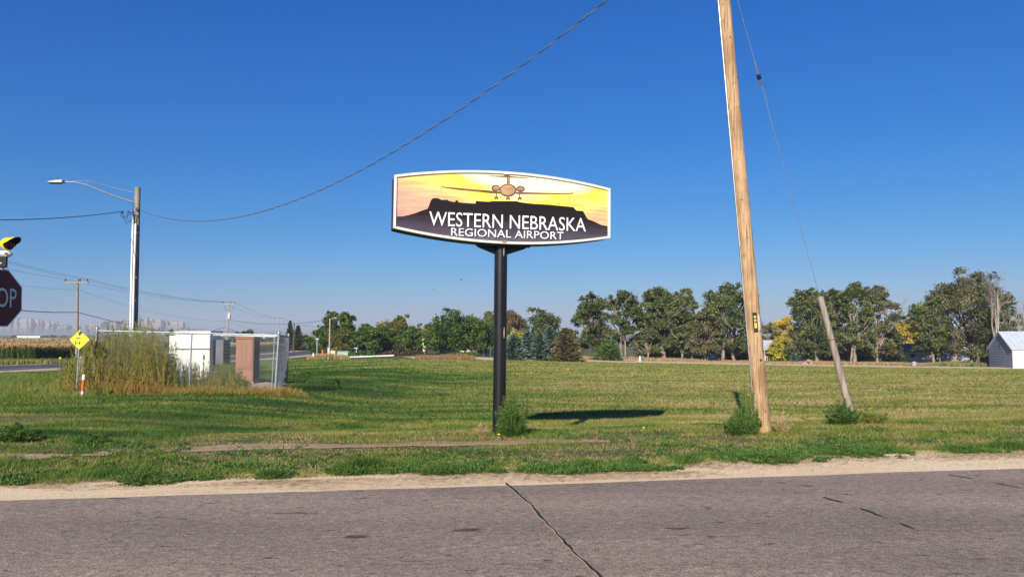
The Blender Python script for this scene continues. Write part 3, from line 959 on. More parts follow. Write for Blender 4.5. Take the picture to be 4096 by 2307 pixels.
deciduous('green_tree', 'dark green tree in front of the orange topped dome', 1540, 1300, 160, 100, 'green', 3600, clear=.15, shape='round', bark='barkdark')
deciduous('green_tree', 'dark tree standing left of the green roofed farmhouse', 1645, 1299, 156, 92, 'green', 3800, clear=.2, shape='round', bark='barkdark')
deciduous('green_tree', 'distant dark tree behind the green roofed farmhouse', 1712, 1288, 205, 70, 'green', 2600, clear=.15, shape='round', bark='barkdark')
shrub('juniper', 'grey green upright juniper standing in the red hedge', 1590, 1362, 148, 46, 'darkspruce', 1500, .4)
deciduous('pine_tree', 'broad dark spreading pine left of the black sign pole', 1858, 1230, 154, 236, 'green', 9500, clear=.2, shape='round', bark='bark', nl=18, dens=.26)
deciduous('green_tree', 'pale green lighter tree between farmhouse and the spreading pine', 1752, 1285, 166, 96, 'autumn', 3000, clear=.3, shape='round')
deciduous('russet_tree', 'tree with russet brown leaves right behind the black sign pole', 2040, 1226, 205, 125, 'brown', 5200, clear=.15, shape='round', leafsize=.6)
deciduous('green_tree', 'dark green tree beside the russet one above the blue spruces', 2176, 1228, 200, 140, 'elm', 5600, clear=.15, shape='round', leafsize=.6)
deciduous('green_tree', 'dim tree half hidden left of the black sign pole top of the belt', 1960, 1238, 200, 70, 'olive', 2600, clear=.15, shape='round', leafsize=.6)
deciduous('yellow_tree', 'bright yellow green tree right of the black sign pole', 2066, 1316, 172, 92, 'yellowgreen', 2600, clear=.1, shape='round')
BS = [(2056, 1340, 138, 96, 'leftmost low blue spruce, right beside the black sign pole'), (2112, 1329, 141, 92, 'second blue spruce from the black sign pole'), (2160, 1335, 139, 90, 'third blue spruce from the black sign pole'), (2200, 1308, 143, 92, 'tallest blue spruce, next to the olive brown spruce')]
for px, top, Y, w, lb in BS:
    conifer('blue_spruce', lb, px, top, Y, w * 1.3, 'bluespruce', 4600, size=.55, power=.55)
conifer('brown_spruce', 'wide olive brown spruce right of the blue spruces', 2262, 1314, 137, 152, 'brownspruce', 6200, size=.55, power=.55)
deciduous('green_tree', 'small green tree peeking over the olive brown spruce', 2276, 1309, 190, 60, 'green', 1800, clear=.1, shape='round')
deciduous('elm_tree', 'elm with a full dark left side, left of the farm drive', 2372, 1166, 158, 128, 'elm', 6500, trunks=((.1, .6),), clear=.16, dead=3)
deciduous('elm_tree', 'elm on a pale forked trunk beside the farm drive', 2486, 1152, 153, 130, 'elm', 5200, trunks=((0, .62), (.1, .36)), clear=.34, dead=7, nl=9)
shrub('juniper', 'dark green rounded juniper under the elm left of the drive', 2424, 1344, 147, 122, 'green', 2800, .42)
bare_tree('bare_tree', 'leafless pale tree showing between two elm crowns by the drive', 2556, 1182, 172, 60, 7)
deciduous('elm_tree', 'low bushy elm just right of the farm drive', 2590, 1236, 155, 104, 'elm', 5200, trunks=((0, .5),), clear=.14, dead=2)
deciduous('elm_tree', 'tall elm on a thick pale double trunk, right of the drive', 2640, 1133, 156, 140, 'elm', 6800, trunks=((.04, .8), (.11, .6)), clear=.2, dead=5)
deciduous('elm_tree', 'elm with grey dead twigs at its top on a thin pale trunk', 2728, 1144, 157, 130, 'elm', 6500, trunks=((0, .45),), clear=.22, dead=9)
deciduous('elm_tree', 'short young elm in front of the dead topped elm', 2766, 1300, 153, 70, 'olive', 2600, trunks=((0, .5),), clear=.3, dead=2)
deciduous('elm_tree', 'olive elm on a three stemmed trunk left of the wood pole', 2818, 1222, 154, 112, 'olive', 4800, trunks=((0, .7), (-.1, .4), (.08, .35)), clear=.2, dead=3)
deciduous('elm_tree', 'largest elm directly left of the wood utility pole', 2912, 1114, 157, 176, 'elm', 8200, trunks=((-.12, .6), (.12, .55)), clear=.18, dead=7)
deciduous('elm_tree', 'dim lower elm directly behind the wood utility pole', 2992, 1240, 160, 80, 'elm', 3400, trunks=((0, .5),), clear=.14, dead=2)
deciduous('elm_tree', 'thin olive elm just right of the wood utility pole', 3072, 1284, 196, 76, 'olive', 2400, clear=.1, shape='round')
deciduous('yellow_tree', 'yellow tree in the gap right of the wood utility pole', 3134, 1256, 205, 112, 'yellow', 3600, clear=.12, shape='round')
deciduous('yellow_tree', 'low yellow green tree over the porch of the left farmhouse', 3118, 1346, 178, 80, 'yellowgreen', 1800, clear=.12, shape='round')
conifer('young_spruce', 'small young spruce between the porch and the white van', 3171, 1411, 154, 52, 'bluespruce', 1500, size=.35)
deciduous('elm_tree', 'dark elm rising above the white van', 3240, 1141, 160, 164, 'elm', 8200, trunks=((.15, .62),), clear=.16, dead=4)
deciduous('elm_tree', 'elm with brown dead twigs behind the leaning stub pole', 3338, 1147, 163, 110, 'olive', 5000, trunks=((0, .4),), clear=.15, dead=9)
deciduous('elm_tree', 'tall elm forked on a leaning trunk right of the stub pole', 3420, 1118, 158, 124, 'elm', 6200, trunks=((0, .62), (-.12, .4)), clear=.22, dead=4)
deciduous('elm_tree', 'elm with many grey twigs right of the forked elm', 3512, 1127, 160, 138, 'olive', 6200, trunks=((-.05, .5),), clear=.16, dead=10)
shrub('juniper', 'dark green bushy juniper at the left end of the garage', 3572, 1312, 163, 92, 'green', 2600, .5)
deciduous('yellow_tree', 'yellow tree glowing behind the garage roof', 3640, 1262, 205, 150, 'yellow', 5200, clear=.1, shape='round')
deciduous('elm_tree', 'elm on a bare pale straight trunk in front of the garage', 3716, 1176, 156, 140, 'elm', 6600, trunks=((.09, .55),), clear=.36, dead=3, shape='round')
deciduous('pine_tree', 'distant dark pine showing between the garage elm and the big elm', 3752, 1153, 225, 84, 'green', 2600, clear=.2, shape='round', bark='barkdark')
deciduous('elm_tree', 'largest elm of the belt on a massive ridged trunk by the barn', 3880, 1072, 158, 236, 'olive', 12000, trunks=((-.26, 1.15), (.02, .5), (.1, .6)), clear=.2, dead=12, nl=20)
bare_tree('bare_tree', 'tall dead poplar with pale upright branches above the barn', 3985, 1118, 150, 52, 9, .2)
deciduous('green_tree', 'dark tree behind the dead poplar and the barn roof', 4030, 1162, 172, 100, 'elm', 4600, clear=.15, shape='round')
bare_tree('bare_tree', 'bare grey tree at the right edge behind the barn', 4092, 1214, 160, 64, 9, .2)
deciduous('elm_tree', 'low dense grey green tree between big elm and barn', 3948, 1260, 163, 96, 'olive', 3400, trunks=((0, .4),), clear=.08, dead=6)
# undergrowth in the shade behind the trunks
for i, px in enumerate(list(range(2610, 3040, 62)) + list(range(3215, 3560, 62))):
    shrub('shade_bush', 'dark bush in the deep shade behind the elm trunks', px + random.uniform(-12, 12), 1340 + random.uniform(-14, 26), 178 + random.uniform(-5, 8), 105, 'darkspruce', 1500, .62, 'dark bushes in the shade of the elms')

# hedge and dry grass left of the sign pole
for px, top, w, lf, lb in ((1455, 1400, 150, 'green', 'low dark green hedge behind the white pipe'), (1555, 1400, 100, 'hedge', 'dark red hedge section behind the end of the white pipe'), (1650, 1398, 110, 'hedge', 'dark red hedge section in front of the farmhouse'), (1850, 1405, 150, 'green', 'low green hedge under the spreading pine')):
    shrub('hedge', lb, px, top, 147, w, lf, 2600, .4, 'hedges in front of the farmhouse', 'hedge')

def grass_patch(name, label, px0, px1, Y0, Y1, n, h, w, leaf):
    Y = rng.uniform(Y0, Y1, n); px = rng.uniform(px0, px1, n)
    X = (px - CX) / FPX * Y
    C = np.stack([X, Y, T(X, Y)], 1)
    hh = h * rng.uniform(.4, 1, n) * (.45 + 1.1 * fbm(X * .35, Y * .35, 63, 2)) * (.5 + .5 * np.sin(PI * (px - px0) / (px1 - px0)) ** .4)
    lean = rng.normal(0, .25, (n, 2)) * hh[:, None]
    b = rng.normal(size=(n, 2)); b /= np.linalg.norm(b, axis=1)[:, None]
    bw = np.concatenate([b * w, np.zeros((n, 1))], 1)
    tip = C + np.stack([lean[:, 0], lean[:, 1], hh], 1)
    V = np.stack([C - bw, C + bw, tip], 1).reshape(-1, 3)
    o = np_mesh(name, V, np.arange(3 * n).reshape(-1, 3), LEAF[leaf], tone=np.repeat(rng.uniform(0, 1, n), 3))
    return set_props(o, label, kind='stuff')
grass_patch('dry_grass', 'pale tan dry grass around the street sign', 1232, 1400, 124, 134, 6000, 1.0, .06, 'dry')
grass_patch('dry_grass', 'reddish dry grass clump left of the sign pole', 1662, 1900, 122, 130, 7000, 1.05, .06, 'russetdry')
grass_patch('dry_grass', 'tan dry grass along the foot of the elms', 2100, 3060, 151, 159, 24000, .7, .06, 'dry')
grass_patch('dry_grass', 'tan dry grass along the foot of the right elms and garage', 3060, 3960, 149, 158, 24000, .8, .06, 'dry')
grass_patch('tall_grass', 'green tall grass left of the barn', 3700, 3975, 146, 153, 7000, .9, .07, 'grass')

# ------------------------------------------------------------------ buildings
def frame_at(px, Y, ang):
    """local frame: origin on the ground, u along the facade (to the right), w into the building."""
    g = ground_pt(px, Y)
    u = Vector((math.cos(ang), math.sin(ang), 0)); w = Vector((-u.y, u.x, 0))
    return g, (lambda a, b, c: g + u * a + w * b + Vector((0, 0, c)))

def quadbox(mb, fn, a0, a1, b0, b1, c0, c1):
    V = [fn(a, b, c) for c in (c0, c1) for a, b in ((a0, b0), (a1, b0), (a1, b1), (a0, b1))]
    return mb.add(V, [(3, 2, 1, 0), (4, 5, 6, 7), (0, 1, 5, 4), (1, 2, 6, 5), (2, 3, 7, 6), (3, 0, 4, 7)])

def gable_roof(mb, fn, a0, a1, b0, b1, c, rise, th=.14, along='a'):
    if along == 'a':
        m = (b0 + b1) / 2
        prof = [(b0, c), (m, c + rise), (b1, c)]
        V = [fn(a, b, z + t) for a in (a0, a1) for t in (0, th) for b, z in prof]
    else:
        m = (a0 + a1) / 2
        prof = [(a0, c), (m, c + rise), (a1, c)]
        V = [fn(a, b, z + t) for b in (b0, b1) for t in (0, th) for a, z in prof]
    F = [(0, 1, 4, 3), (1, 2, 5, 4), (9, 10, 7, 6), (10, 11, 8, 7), (3, 4, 10, 9), (4, 5, 11, 10), (6, 7, 1, 0), (7, 8, 2, 1), (0, 3, 9, 6), (2, 8, 11, 5)]
    return mb.add(V, F)

def hip_roof(mb, fn, a0, a1, b0, b1, c, rise, th=.14):
    m = (b0 + b1) / 2; r = (b1 - b0) / 2
    ra, rb = (a0 + r * .9, a1 - r * .9) if a1 - a0 > 2 * r else ((a0 + a1) / 2 - .1, (a0 + a1) / 2 + .1)
    V = [fn(a0, b0, c), fn(a1, b0, c), fn(a1, b1, c), fn(a0, b1, c), fn(a0, b0, c + th), fn(a1, b0, c + th), fn(a1, b1, c + th), fn(a0, b1, c + th), fn(ra, m, c + rise), fn(rb, m, c + rise)]
    return mb.add(V, [(3, 2, 1, 0), (0, 1, 5, 4), (1, 2, 6, 5), (2, 3, 7, 6), (3, 0, 4, 7), (4, 5, 9, 8), (5, 6, 9), (6, 7, 8, 9), (7, 4, 8)])

def window(root, fn, a0, a1, c0, c1, framem='white'):
    fr = MB(); t = .08
    for q in ((a0 - t, a1 + t, c0 - t, c0), (a0 - t, a1 + t, c1, c1 + t), (a0 - t, a0, c0, c1), (a1, a1 + t, c0, c1)):
        quadbox(fr, fn, q[0], q[1], -.06, .03, q[2], q[3])
    f = fr.build('window', M[framem], root)
    quadbox(MB(), fn, a0, a1, -.02, .02, c0, c1).build('pane', M['glass'], f)

# the white barn at the right edge: gable end of grey-blue boards facing left, long white side facing the camera
def barn():
    # corner nearest the camera, gable end running back from it
    Yc = 136.0
    P = ground_pt(4046, Yc)
    e = Vector((.16, .987, 0)); u = Vector((.987, -.16, 0))
    depth, length, eave, ridge = 9.0, 20.0, 3.55, 6.6
    root = thing('barn', 'white metal roofed barn with grey blue boarded gable end at the right edge', 'barn', P)
    fn = lambda a, b, c: P + u * a + e * b + Vector((0, 0, c))
    w = MB(); quadbox(w, fn, .03, length, 0, .12, -.4, eave); quadbox(w, fn, .03, length, depth - .12, depth, -.4, eave)
    quadbox(w, fn, length - .12, length, .12, depth - .12, -.4, eave)
    w.build('wall', M['barnwhite'], root)
    core = MB()
    core.add([fn(.06, .12, -.4), fn(.06, depth - .12, -.4), fn(.06, depth - .12, eave), fn(.06, depth / 2, ridge - .1), fn(.06, .12, eave)], [(0, 1, 2, 3, 4)])
    core.build('gable_wall', M['darkwall'], root)
    nb = 15
    for k in range(nb):
        z0 = -.35 + (ridge + .35) * k / nb; z1 = -.35 + (ridge + .35) * (k + 1) / nb - .05
        def span(z):
            if z <= eave: return 0.02, depth - .02
            t = (z - eave) / (ridge - eave)
            return .02 + (depth / 2 - .02) * t, depth - .02 - (depth / 2 - .02) * t
        p0, p1 = span(z0); q0, q1 = span(min(z1, ridge - .02))
        mb = MB()
        V = [fn(-.05, p0, z0), fn(-.05, p1, z0), fn(-.015, q1, z1), fn(-.015, q0, z1), fn(.05, p0, z0), fn(.05, p1, z0), fn(.05, q1, z1), fn(.05, q0, z1)]
        mb.add(V, [(0, 3, 2, 1), (4, 5, 6, 7), (0, 1, 5, 4), (2, 3, 7, 6), (1, 2, 6, 5), (3, 0, 4, 7)])
        mb.build('siding_board', M['bluesiding'], root)
    r = MB()
    ov = .3
    V = []
    m_ = depth / 2
    for a in (-ov, length + ov):
        for t in (0, .12):
            V += [fn(a, -ov, eave - ov * (ridge - eave) / m_ + t), fn(a, m_, ridge + t), fn(a, depth + ov, eave - ov * (ridge - eave) / m_ + t)]
    r.add(V, [(0, 1, 4, 3), (1, 2, 5, 4), (9, 10, 7, 6), (10, 11, 8, 7), (3, 4, 10, 9), (4, 5, 11, 10), (6, 7, 1, 0), (7, 8, 2, 1), (0, 3, 9, 6), (2, 8, 11, 5)])
    ro = r.build('roof', M['metalroof'], root)
    for k in range(24):
        a = -ov + .1 + k * .9
        if a > length: break
        rb = MB()
        V = []
        for aa in (a, a + .07):
            for t in (.122, .19):
                V += [fn(aa, -ov, eave - ov * (ridge - eave) / m_ + t), fn(aa, m_ - .05, ridge + t - .03)]
        rb.add(V, [(0, 2, 3, 1), (4, 5, 7, 6), (2, 6, 7, 3), (0, 4, 6, 2), (1, 3, 7, 5)])
        rb.build('roof_rib', M['metalroof'], ro)
    tr = MB(); quadbox(tr, fn, -.05, .04, -.06, .1, -.4, eave + .1); tr.build('corner_trim', M['bluesiding'], root)
    v = MB(); quadbox(v, fn, -.1, -.04, depth / 2 - .05, depth / 2 + .05, eave - .2, eave + .9); v.build('gable_hook', M['darkwall'], root)
barn()

def garage():
    g, fn = frame_at(3560, 168, -.02)
    W = (3771 - 3560) / FPX * 168
    root = thing('garage', 'low pale stucco garage with dark shingle roof in tree shade', 'garage', g)
    w = MB(); quadbox(w, fn, 0, W, 0, 7, -.6, 2.75); w.build('wall', M['offwhite'], root)
    r = MB(); hip_roof(r, fn, -.5, W + .4, -.5, 7.5, 2.75, 2.0); r.build('roof', M['shingle'], root)
    f = MB(); quadbox(f, fn, -.52, W + .42, -.56, -.5, 2.62, 2.86); f.build('fascia', M['offwhite'], root)
    window(root, fn, W * .37, W * .44, 1.9, 2.5, 'darkwall')
    e = MB(); quadbox(e, fn, -3.6, -1.2, .6, 1.0, -.6, 2.4); e.build('side_wall', M['creamwall'], root)
    window(root, fn, W * .8, W * .86, 1.3, 2.3)
garage()

def shade_house():
    g, fn = frame_at(3765, 184, 0)
    root = thing('house', 'white house with dark base and wide eaves behind the largest elm', 'house', g)
    W = 17.0
    w = MB(); quadbox(w, fn, 0, W, 0, 9, 1.0, 6.6); w.build('wall', M['offwhite'], root)
    b = MB(); quadbox(b, fn, -.04, W + .04, -.04, 9.04, -1.2, 1.0); b.build('base_wall', M['darkwall'], root)
    r = MB(); hip_roof(r, fn, -1.6, W + 1, -1.2, 10, 6.6, 2.2); r.build('roof', M['shingle'], root)
    window(root, fn, .6, 1.3, 1.6, 3.4)
    window(root, fn, 6, 7.4, 2, 4)
    window(root, fn, 10.5, 11.2, 1.2, 4.2)
    e = MB(); quadbox(e, fn, W + .2, W + 7.5, -3, 3, -1.2, 5.0); e.build('annex', M['white'], root)
    r2 = MB(); gable_roof(r2, fn, W, W + 7.8, -3.4, 3.4, 5.0, 1.5); r2.build('annex_roof', M['shingle'], root)
shade_house()

def porch_house():
    g, fn = frame_at(3056, 182, .02)
    root = thing('house', 'small farmhouse with white porch railing behind the wood pole', 'house', g)
    w = MB(); quadbox(w, fn, -4, 7, 2.4, 9, -.6, 3.0); w.build('wall', M['darkwall'], root)
    r = MB(); gable_roof(r, fn, -4.5, 3.6, -.2, 9.4, 3.0, 2.3); r.build('roof', M['metalroof'], root)
    d = MB(); quadbox(d, fn, -.5, 6.4, 0, 2.4, -.3, .45); d.build('deck', M['brick'], root)
    for k in range(14):
        p = MB(); quadbox(p, fn, .2 + k * .47, .28 + k * .47, .05, .12, .45, 1.4); p.build('baluster', M['white'], root)
    rl = MB(); quadbox(rl, fn, .1, 6.5, .03, .14, 1.4, 1.5); rl.build('railing', M['white'], root)
    for a in (.1, 3.3, 6.4):
        q = MB(); quadbox(q, fn, a, a + .14, .14, .28, .45, 3.0); q.build('porch_post', M['white'], root)
    window(root, lambda a, b, c: fn(a, b + 2.4, c), 4.2, 5.3, 1.2, 2.4)
porch_house()

def green_house():
    g, fn = frame_at(1690, 172, .05)
    root = thing('house', 'cream farmhouse with pale green roof under the trees', 'house', g)
    w = MB(); quadbox(w, fn, 0, 14, 0, 7, -.6, 3.0); w.build('wall', M['creamwall'], root)
    r = MB(); hip_roof(r, fn, -.4, 4.6, -2.2, 6, 2.9, 1.7, .16); r.build('roof', M['greenroof'], root)
    r2 = MB(); gable_roof(r2, fn, 4.5, 14.5, -.5, 7.5, 3.0, 1.6); r2.build('main_roof', M['greenroof'], root)
    for a in (.2, 4.0):
        p = MB(); quadbox(p, fn, a, a + .16, -2.0, -1.84, -.6, 2.9); p.build('carport_post', M['white'], root)
    d = MB(); quadbox(d, fn, .6, 3.4, -.06, 0, -.4, 2.4); d.build('garage_door', M['darkwall'], root)
    window(root, fn, 5.6, 6.8, 1.0, 2.2)
    window(root, fn, 8.6, 10.0, 1.0, 2.2)
green_house()

def teal_shed():
    g, fn = frame_at(1905, 160, .03)
    root = thing('shed', 'dark shed with teal roof behind the black sign pole', 'shed', g)
    w = MB(); quadbox(w, fn, 0, 5.6, 0, 6, -.6, 3.0); w.build('wall', M['darkwall'], root)
    r = MB(); gable_roof(r, fn, -.4, 6.0, -.4, 6.4, 3.0, 1.9); r.build('roof', M['tealroof'], root)
    for k in range(2):
        d = MB(); quadbox(d, fn, .4 + k * 2.6, 2.6 + k * 2.6, -.06, 0, -.4, 2.4); d.build('door', M['cab_grey'], root)
teal_shed()

def far_building(name, label, px, Y, wpx, h, roofm, wallm, rise=1.5, top=None):
    g, fn = frame_at(px, Y, 0)
    W = wpx / FPX * Y
    root = thing(name, label, 'building', g)
    w = MB(); quadbox(w, fn, 0, W, 0, W * .6, -1, h); w.build('wall', M[wallm], root)
    r = MB()
    if rise > 0: gable_roof(r, fn, -.3, W + .3, -.3, W * .6 + .3, h, rise, .15, 'b')
    else: quadbox(r, fn, -.2, W + .2, -.2, W * .6 + .2, h, h + .25)
    r.build('roof', M[roofm], root)
    return root
far_building('far_shed', 'white low gabled roof beyond the corn left of the brown cabinet', 884, 330, 40, 4.0, 'white', 'offwhite', 1.4)
far_building('trailer', 'white box trailer beyond the corn right of the brown cabinet', 1029, 322, 30, 5.3, 'white', 'white', 0)
far_building('far_shed', 'long white building far off behind the cornfield on the left', 58, 1000, 102, 2.6, 'white', 'white', 0)
far_building('far_shed', 'tan roofed shed far off behind the white cabinet', 862, 480, 36, 4.4, 'creamwall', 'offwhite', 2.0)
for px, Y, w, lb in ((55, 900, 26, 'small dark far tree at the left edge beyond the corn'), (182, 900, 34, 'dark far tree cluster right of the long white building'), (208, 890, 18, 'dark round far tree left of the bus sign'), (222, 880, 12, 'smallest dark far tree left of the bus sign'), (256, 880, 30, 'wide dark far tree touching the bus sign edge')):
    shrub('far_tree', lb, px, 1338 if w < 30 else 1339, Y, w, 'green', 420, 1.6, 'dark trees far beyond the corn', 'tree')

# vehicles ----------------------------------------------------------
def vehicle(name, label, px, Y, ang, L, W, H, bodym, hood=.22, cabin=(.2, .98), cat='car'):
    g, f0 = frame_at(px, Y, ang)
    fn = lambda a, b, c: f0(a - L / 2, b - W / 2, c)
    root = thing(name, label, cat, g)
    b = MB()
    hb = H * .55
    prof = [(0, .3), (0, hb * .9), (L * .03, hb), (L * .97, hb), (L, hb * .85), (L, .3)]
    n = len(prof)
    V = [fn(a, .04, c) for a, c in prof] + [fn(a, W - .04, c) for a, c in prof]
    b.add(V, [tuple(range(n)), tuple(range(2 * n - 1, n - 1, -1))] + [(i, n + i, n + (i + 1) % n, (i + 1) % n) for i in range(n)])
    b.build('body', M[bodym], root)
    c = MB()
    p2 = [(L * cabin[0], hb), (L * (cabin[0] + .10), H), (L * (cabin[1] - .05), H), (L * cabin[1], hb)]
    V = [fn(a, .12, z) for a, z in p2] + [fn(a, W - .12, z) for a, z in p2]
    c.add(V, [(0, 1, 2, 3), (7, 6, 5, 4), (0, 4, 5, 1), (1, 5, 6, 2), (2, 6, 7, 3)])
    c.build('cabin', M[bodym], root)
    a0, a1 = L * (cabin[0] + .09), L * (cabin[1] - .06)
    k = 3
    for i in range(k):
        s0 = a0 + (a1 - a0) * (i + .08) / k; s1 = a0 + (a1 - a0) * (i + .92) / k
        for bb in (.095, W - .095):
            w = MB(); quadbox(w, fn, s0, s1, bb - .02, bb + .02, hb + .06, H - .14); w.build('window', M['glass'], root)
    for aa in (.2, .8):
        for bb in (.0, W - .2):
            MB().lathe(fn(L * aa, bb, .34), [(.2, 0), (.34, .02), (.34, .18), (.2, .2)], 12, fn(0, 1, 0) - fn(0, 0, 0)).build('wheel', M['tyre'], root)
    for bb in (.25, W - .45):
        q = MB(); quadbox(q, fn, -.03, .02, bb, bb + .2, hb * .6, hb * .85); q.build('tail_light', M['carred'], root)
    return root
vehicle('van', 'white van parked under the elm beside the young spruce', 3236, 167, 0, 4.9, 1.9, 2.0, 'carwhite', cabin=(.02, .72), cat='van')
vehicle('parked_car', 'red car parked in the shade right of the leaning stub pole', 3392, 172, .3, 4.4, 1.8, 1.9, 'carred', cabin=(.2, .9))
vehicle('parked_car', 'dark car far up the gravel drive', 2523, 270, PI / 2 - .2, 4.4, 1.8, 1.6, 'cardark', cabin=(.2, .95))
vehicle('parked_car', 'white car half hidden behind the hedge near the lamp pole', 1430, 158, .1, 4.5, 1.8, 1.9, 'carwhite', cabin=(.2, .9))
vehicle('parked_car', 'white car with red stripe in the shade among the elm trunks', 2866, 172, .4, 4.2, 1.8, 1.8, 'carwhite', cabin=(.2, .9))

# farmyard bits ------------------------------------------------------
g = ground_pt(2560, 148)
rt = thing('mailbox', 'blue mailbox on a post beside the farm drive', 'mailbox', g)
MB().box(g + Vector((-.1, 0, .5)), (.25, .25, 1.2)).build('post', M['white'], rt)
M['mailblue'] = mat('mailbox_blue', (.10, .16, .30), None, 3, rough=.5)
MB().box(g + Vector((.45, 0, .85)), (.55, .5, .5), bev=.1).build('box', M['mailblue'], rt)
rt = thing('rock_pile', 'pile of reddish stones beside the white van', 'rocks', ground_pt(3222, 149))
for k in range(11):
    p = ground_pt(3208 + random.uniform(0, 34), 149 + random.uniform(-.5, .5)) + Vector((0, 0, random.uniform(.15, .9) if k > 4 else .2))
    MB().box(p, (random.uniform(.4, .7), random.uniform(.4, .7), random.uniform(.35, .55)), random.uniform(0, 3), bev=.12).build('stone', M['stone'], rt)
p = ground_pt(3243, 149)
set_props(MB().lathe(p + Vector((0, 0, -.1)), [(.42, 0), (.36, .3), (.34, .75), (.3, .9)], 10).build('tree_stump', M['bark'], None, p), 'pale tree stump right beside the reddish rock pile', 'stump')
p = ground_pt(3653, 148)
set_props(MB().box(p + Vector((0, 0, .35)), (.8, .5, 1.0), bev=.18).build('standing_stone', M['concrete'], None, p), 'pale upright stone in the dry grass before the garage', 'stone')

def pad_box():
    g, fn = frame_at(1349, 141, .06)
    root = thing('utility_box', 'pale green pad mounted utility box right of the lamp pole', 'utility box', g)
    q = MB(); quadbox(q, fn, 0, 2.05, 0, 1.4, 0, 1.15); q.build('body', M['cab_green'], root)
    q = MB(); V = [fn(-.06, -.06, 1.15), fn(2.11, -.06, 1.15), fn(2.11, 1.46, 1.3), fn(-.06, 1.46, 1.3), fn(-.06, -.06, 1.22), fn(2.11, -.06, 1.22), fn(2.11, 1.46, 1.37), fn(-.06, 1.46, 1.37)]
    q.add(V, [(3, 2, 1, 0), (4, 5, 6, 7), (0, 1, 5, 4), (1, 2, 6, 5), (2, 3, 7, 6), (3, 0, 4, 7)]); q.build('lid', M['cab_green'], root)
    for k in (0, 1):
        q = MB(); quadbox(q, fn, .12 + k * .95, .98 + k * .95, -.03, 0, .12, 1.05); d = q.build('door', M['cab_green'], root)
        q = MB(); quadbox(q, fn, .86 + k * .14, .92 + k * .14, -.07, -.03, .5, .75); q.build('handle', M['cab_grey'], d)
    q = MB(); quadbox(q, fn, -.2, 2.25, -.2, 1.6, -.35, 0); q.build('concrete_pad', M['concrete'], root)
pad_box()
def cream_box():
    g, fn = frame_at(1320, 152, .06)
    root = thing('utility_box', 'cream utility box left of the green one behind the lamp pole', 'utility box', g)
    q = MB(); quadbox(q, fn, 0, 1.1, 0, .8, -.2, 1.25); q.build('body', M['cab_cream'], root)
    q = MB(); quadbox(q, fn, -.04, 1.14, -.04, .84, 1.25, 1.33); q.build('lid', M['cab_cream'], root)
cream_box()
a, b = ground_pt(1352, 137), ground_pt(1574, 139)
pr = thing('irrigation_pipe', 'long white irrigation pipe lying in front of the hedge', 'pipe', a)
MB().tube([a + Vector((0, 0, .2)), b + Vector((0, 0, .2))], .14, 10).build('pipe', M['pvc'], pr)
for t in (.0, .33, .66, 1.0):
    c = a.lerp(b, t)
    MB().tube([c + Vector((-.15, 0, .2)), c + Vector((.15, 0, .2))], .18, 10).build('coupling', M['galv'], pr)

def link_fence_far():
    a, b = ground_pt(1880, 152), ground_pt(1990, 152)
    root = thing('chain_link_fence', 'grey far chain link fence in front of the teal roofed shed', 'fence', a)
    for t in (0, .25, .5, .75, 1):
        p = a.lerp(b, t); MB().tube([p, p + Vector((0, 0, 1.7))], .05, 6).build('post', M['galv'], root)
    MB().tube([a + Vector((0, 0, 1.7)), b + Vector((0, 0, 1.7))], .035, 5).build('top_rail', M['galv'], root)
    L = (b - a).length; u = (b - a).normalized(); w = MB()
    k = 0.0
    while k < L:
        for s in (1, -1):
            p0 = a + u * k + Vector((0, 0, 0 if s > 0 else 1.7)); e = min(L, k + 1.7)
            p1 = a + u * e + Vector((0, 0, (e - k) if s > 0 else 1.7 - (e - k)))
            w.tube([p0, p1], .008, 3, False)
        k += .22
    w.build('wire_mesh', M['wire'], root)['kind'] = 'stuff'
link_fence_far()

# street sign, red markers, lamp pole far left-centre
g = ground_pt(1269, 128)
rt = thing('street_sign', 'green street name sign on a grey post by the dry grass', 'street sign', g)
MB().box(g + Vector((0, 0, 1.7)), (.1, .1, 3.4)).build('post', M['galv'], rt)
MB().box(g + Vector((0, 0, 3.5)), (.62, .04, .26)).build('plate', M['greensign'], rt)
MB().box(g + Vector((0, -.025, 3.5)), (.42, .01, .10)).build('lettering', M['signwhite'], rt)
for px, Y, h, m, lb in ((1255, 126, 1.1, 'white', 'white post with dark cap left of the street sign'), (1291, 133, 1.5, 'orange', 'orange red post right of the street sign'), (1153, 170, 1.8, 'white', 'white marker post by the highway right of the fence')):
    g = ground_pt(px, Y); rt = thing('marker_post', lb, 'post', g)
    MB().box(g + Vector((0, 0, h / 2)), (.24, .2, h), bev=.03).build('post', M[m], rt)
    MB().box(g + Vector((0, 0, h + .08)), (.3, .26, .18), bev=.03).build('cap', M['brick'] if m == 'white' else M['orange'], rt)
    if m == 'orange':
        MB().box(g + Vector((-.25, 0, h * .55)), (.4, .3, .3), bev=.04).build('outlet', M['orange'], rt)

# ------------------------------------------------------------------ power poles and wires
def insulator(p, root, up=True):
    MB().lathe(p, [(.03, 0), (.03, .1), (.09, .12), (.10, .2), (.06, .24), (.10, .28), (.08, .36), (.03, .38)], 8).build('insulator', M['cable'], root)

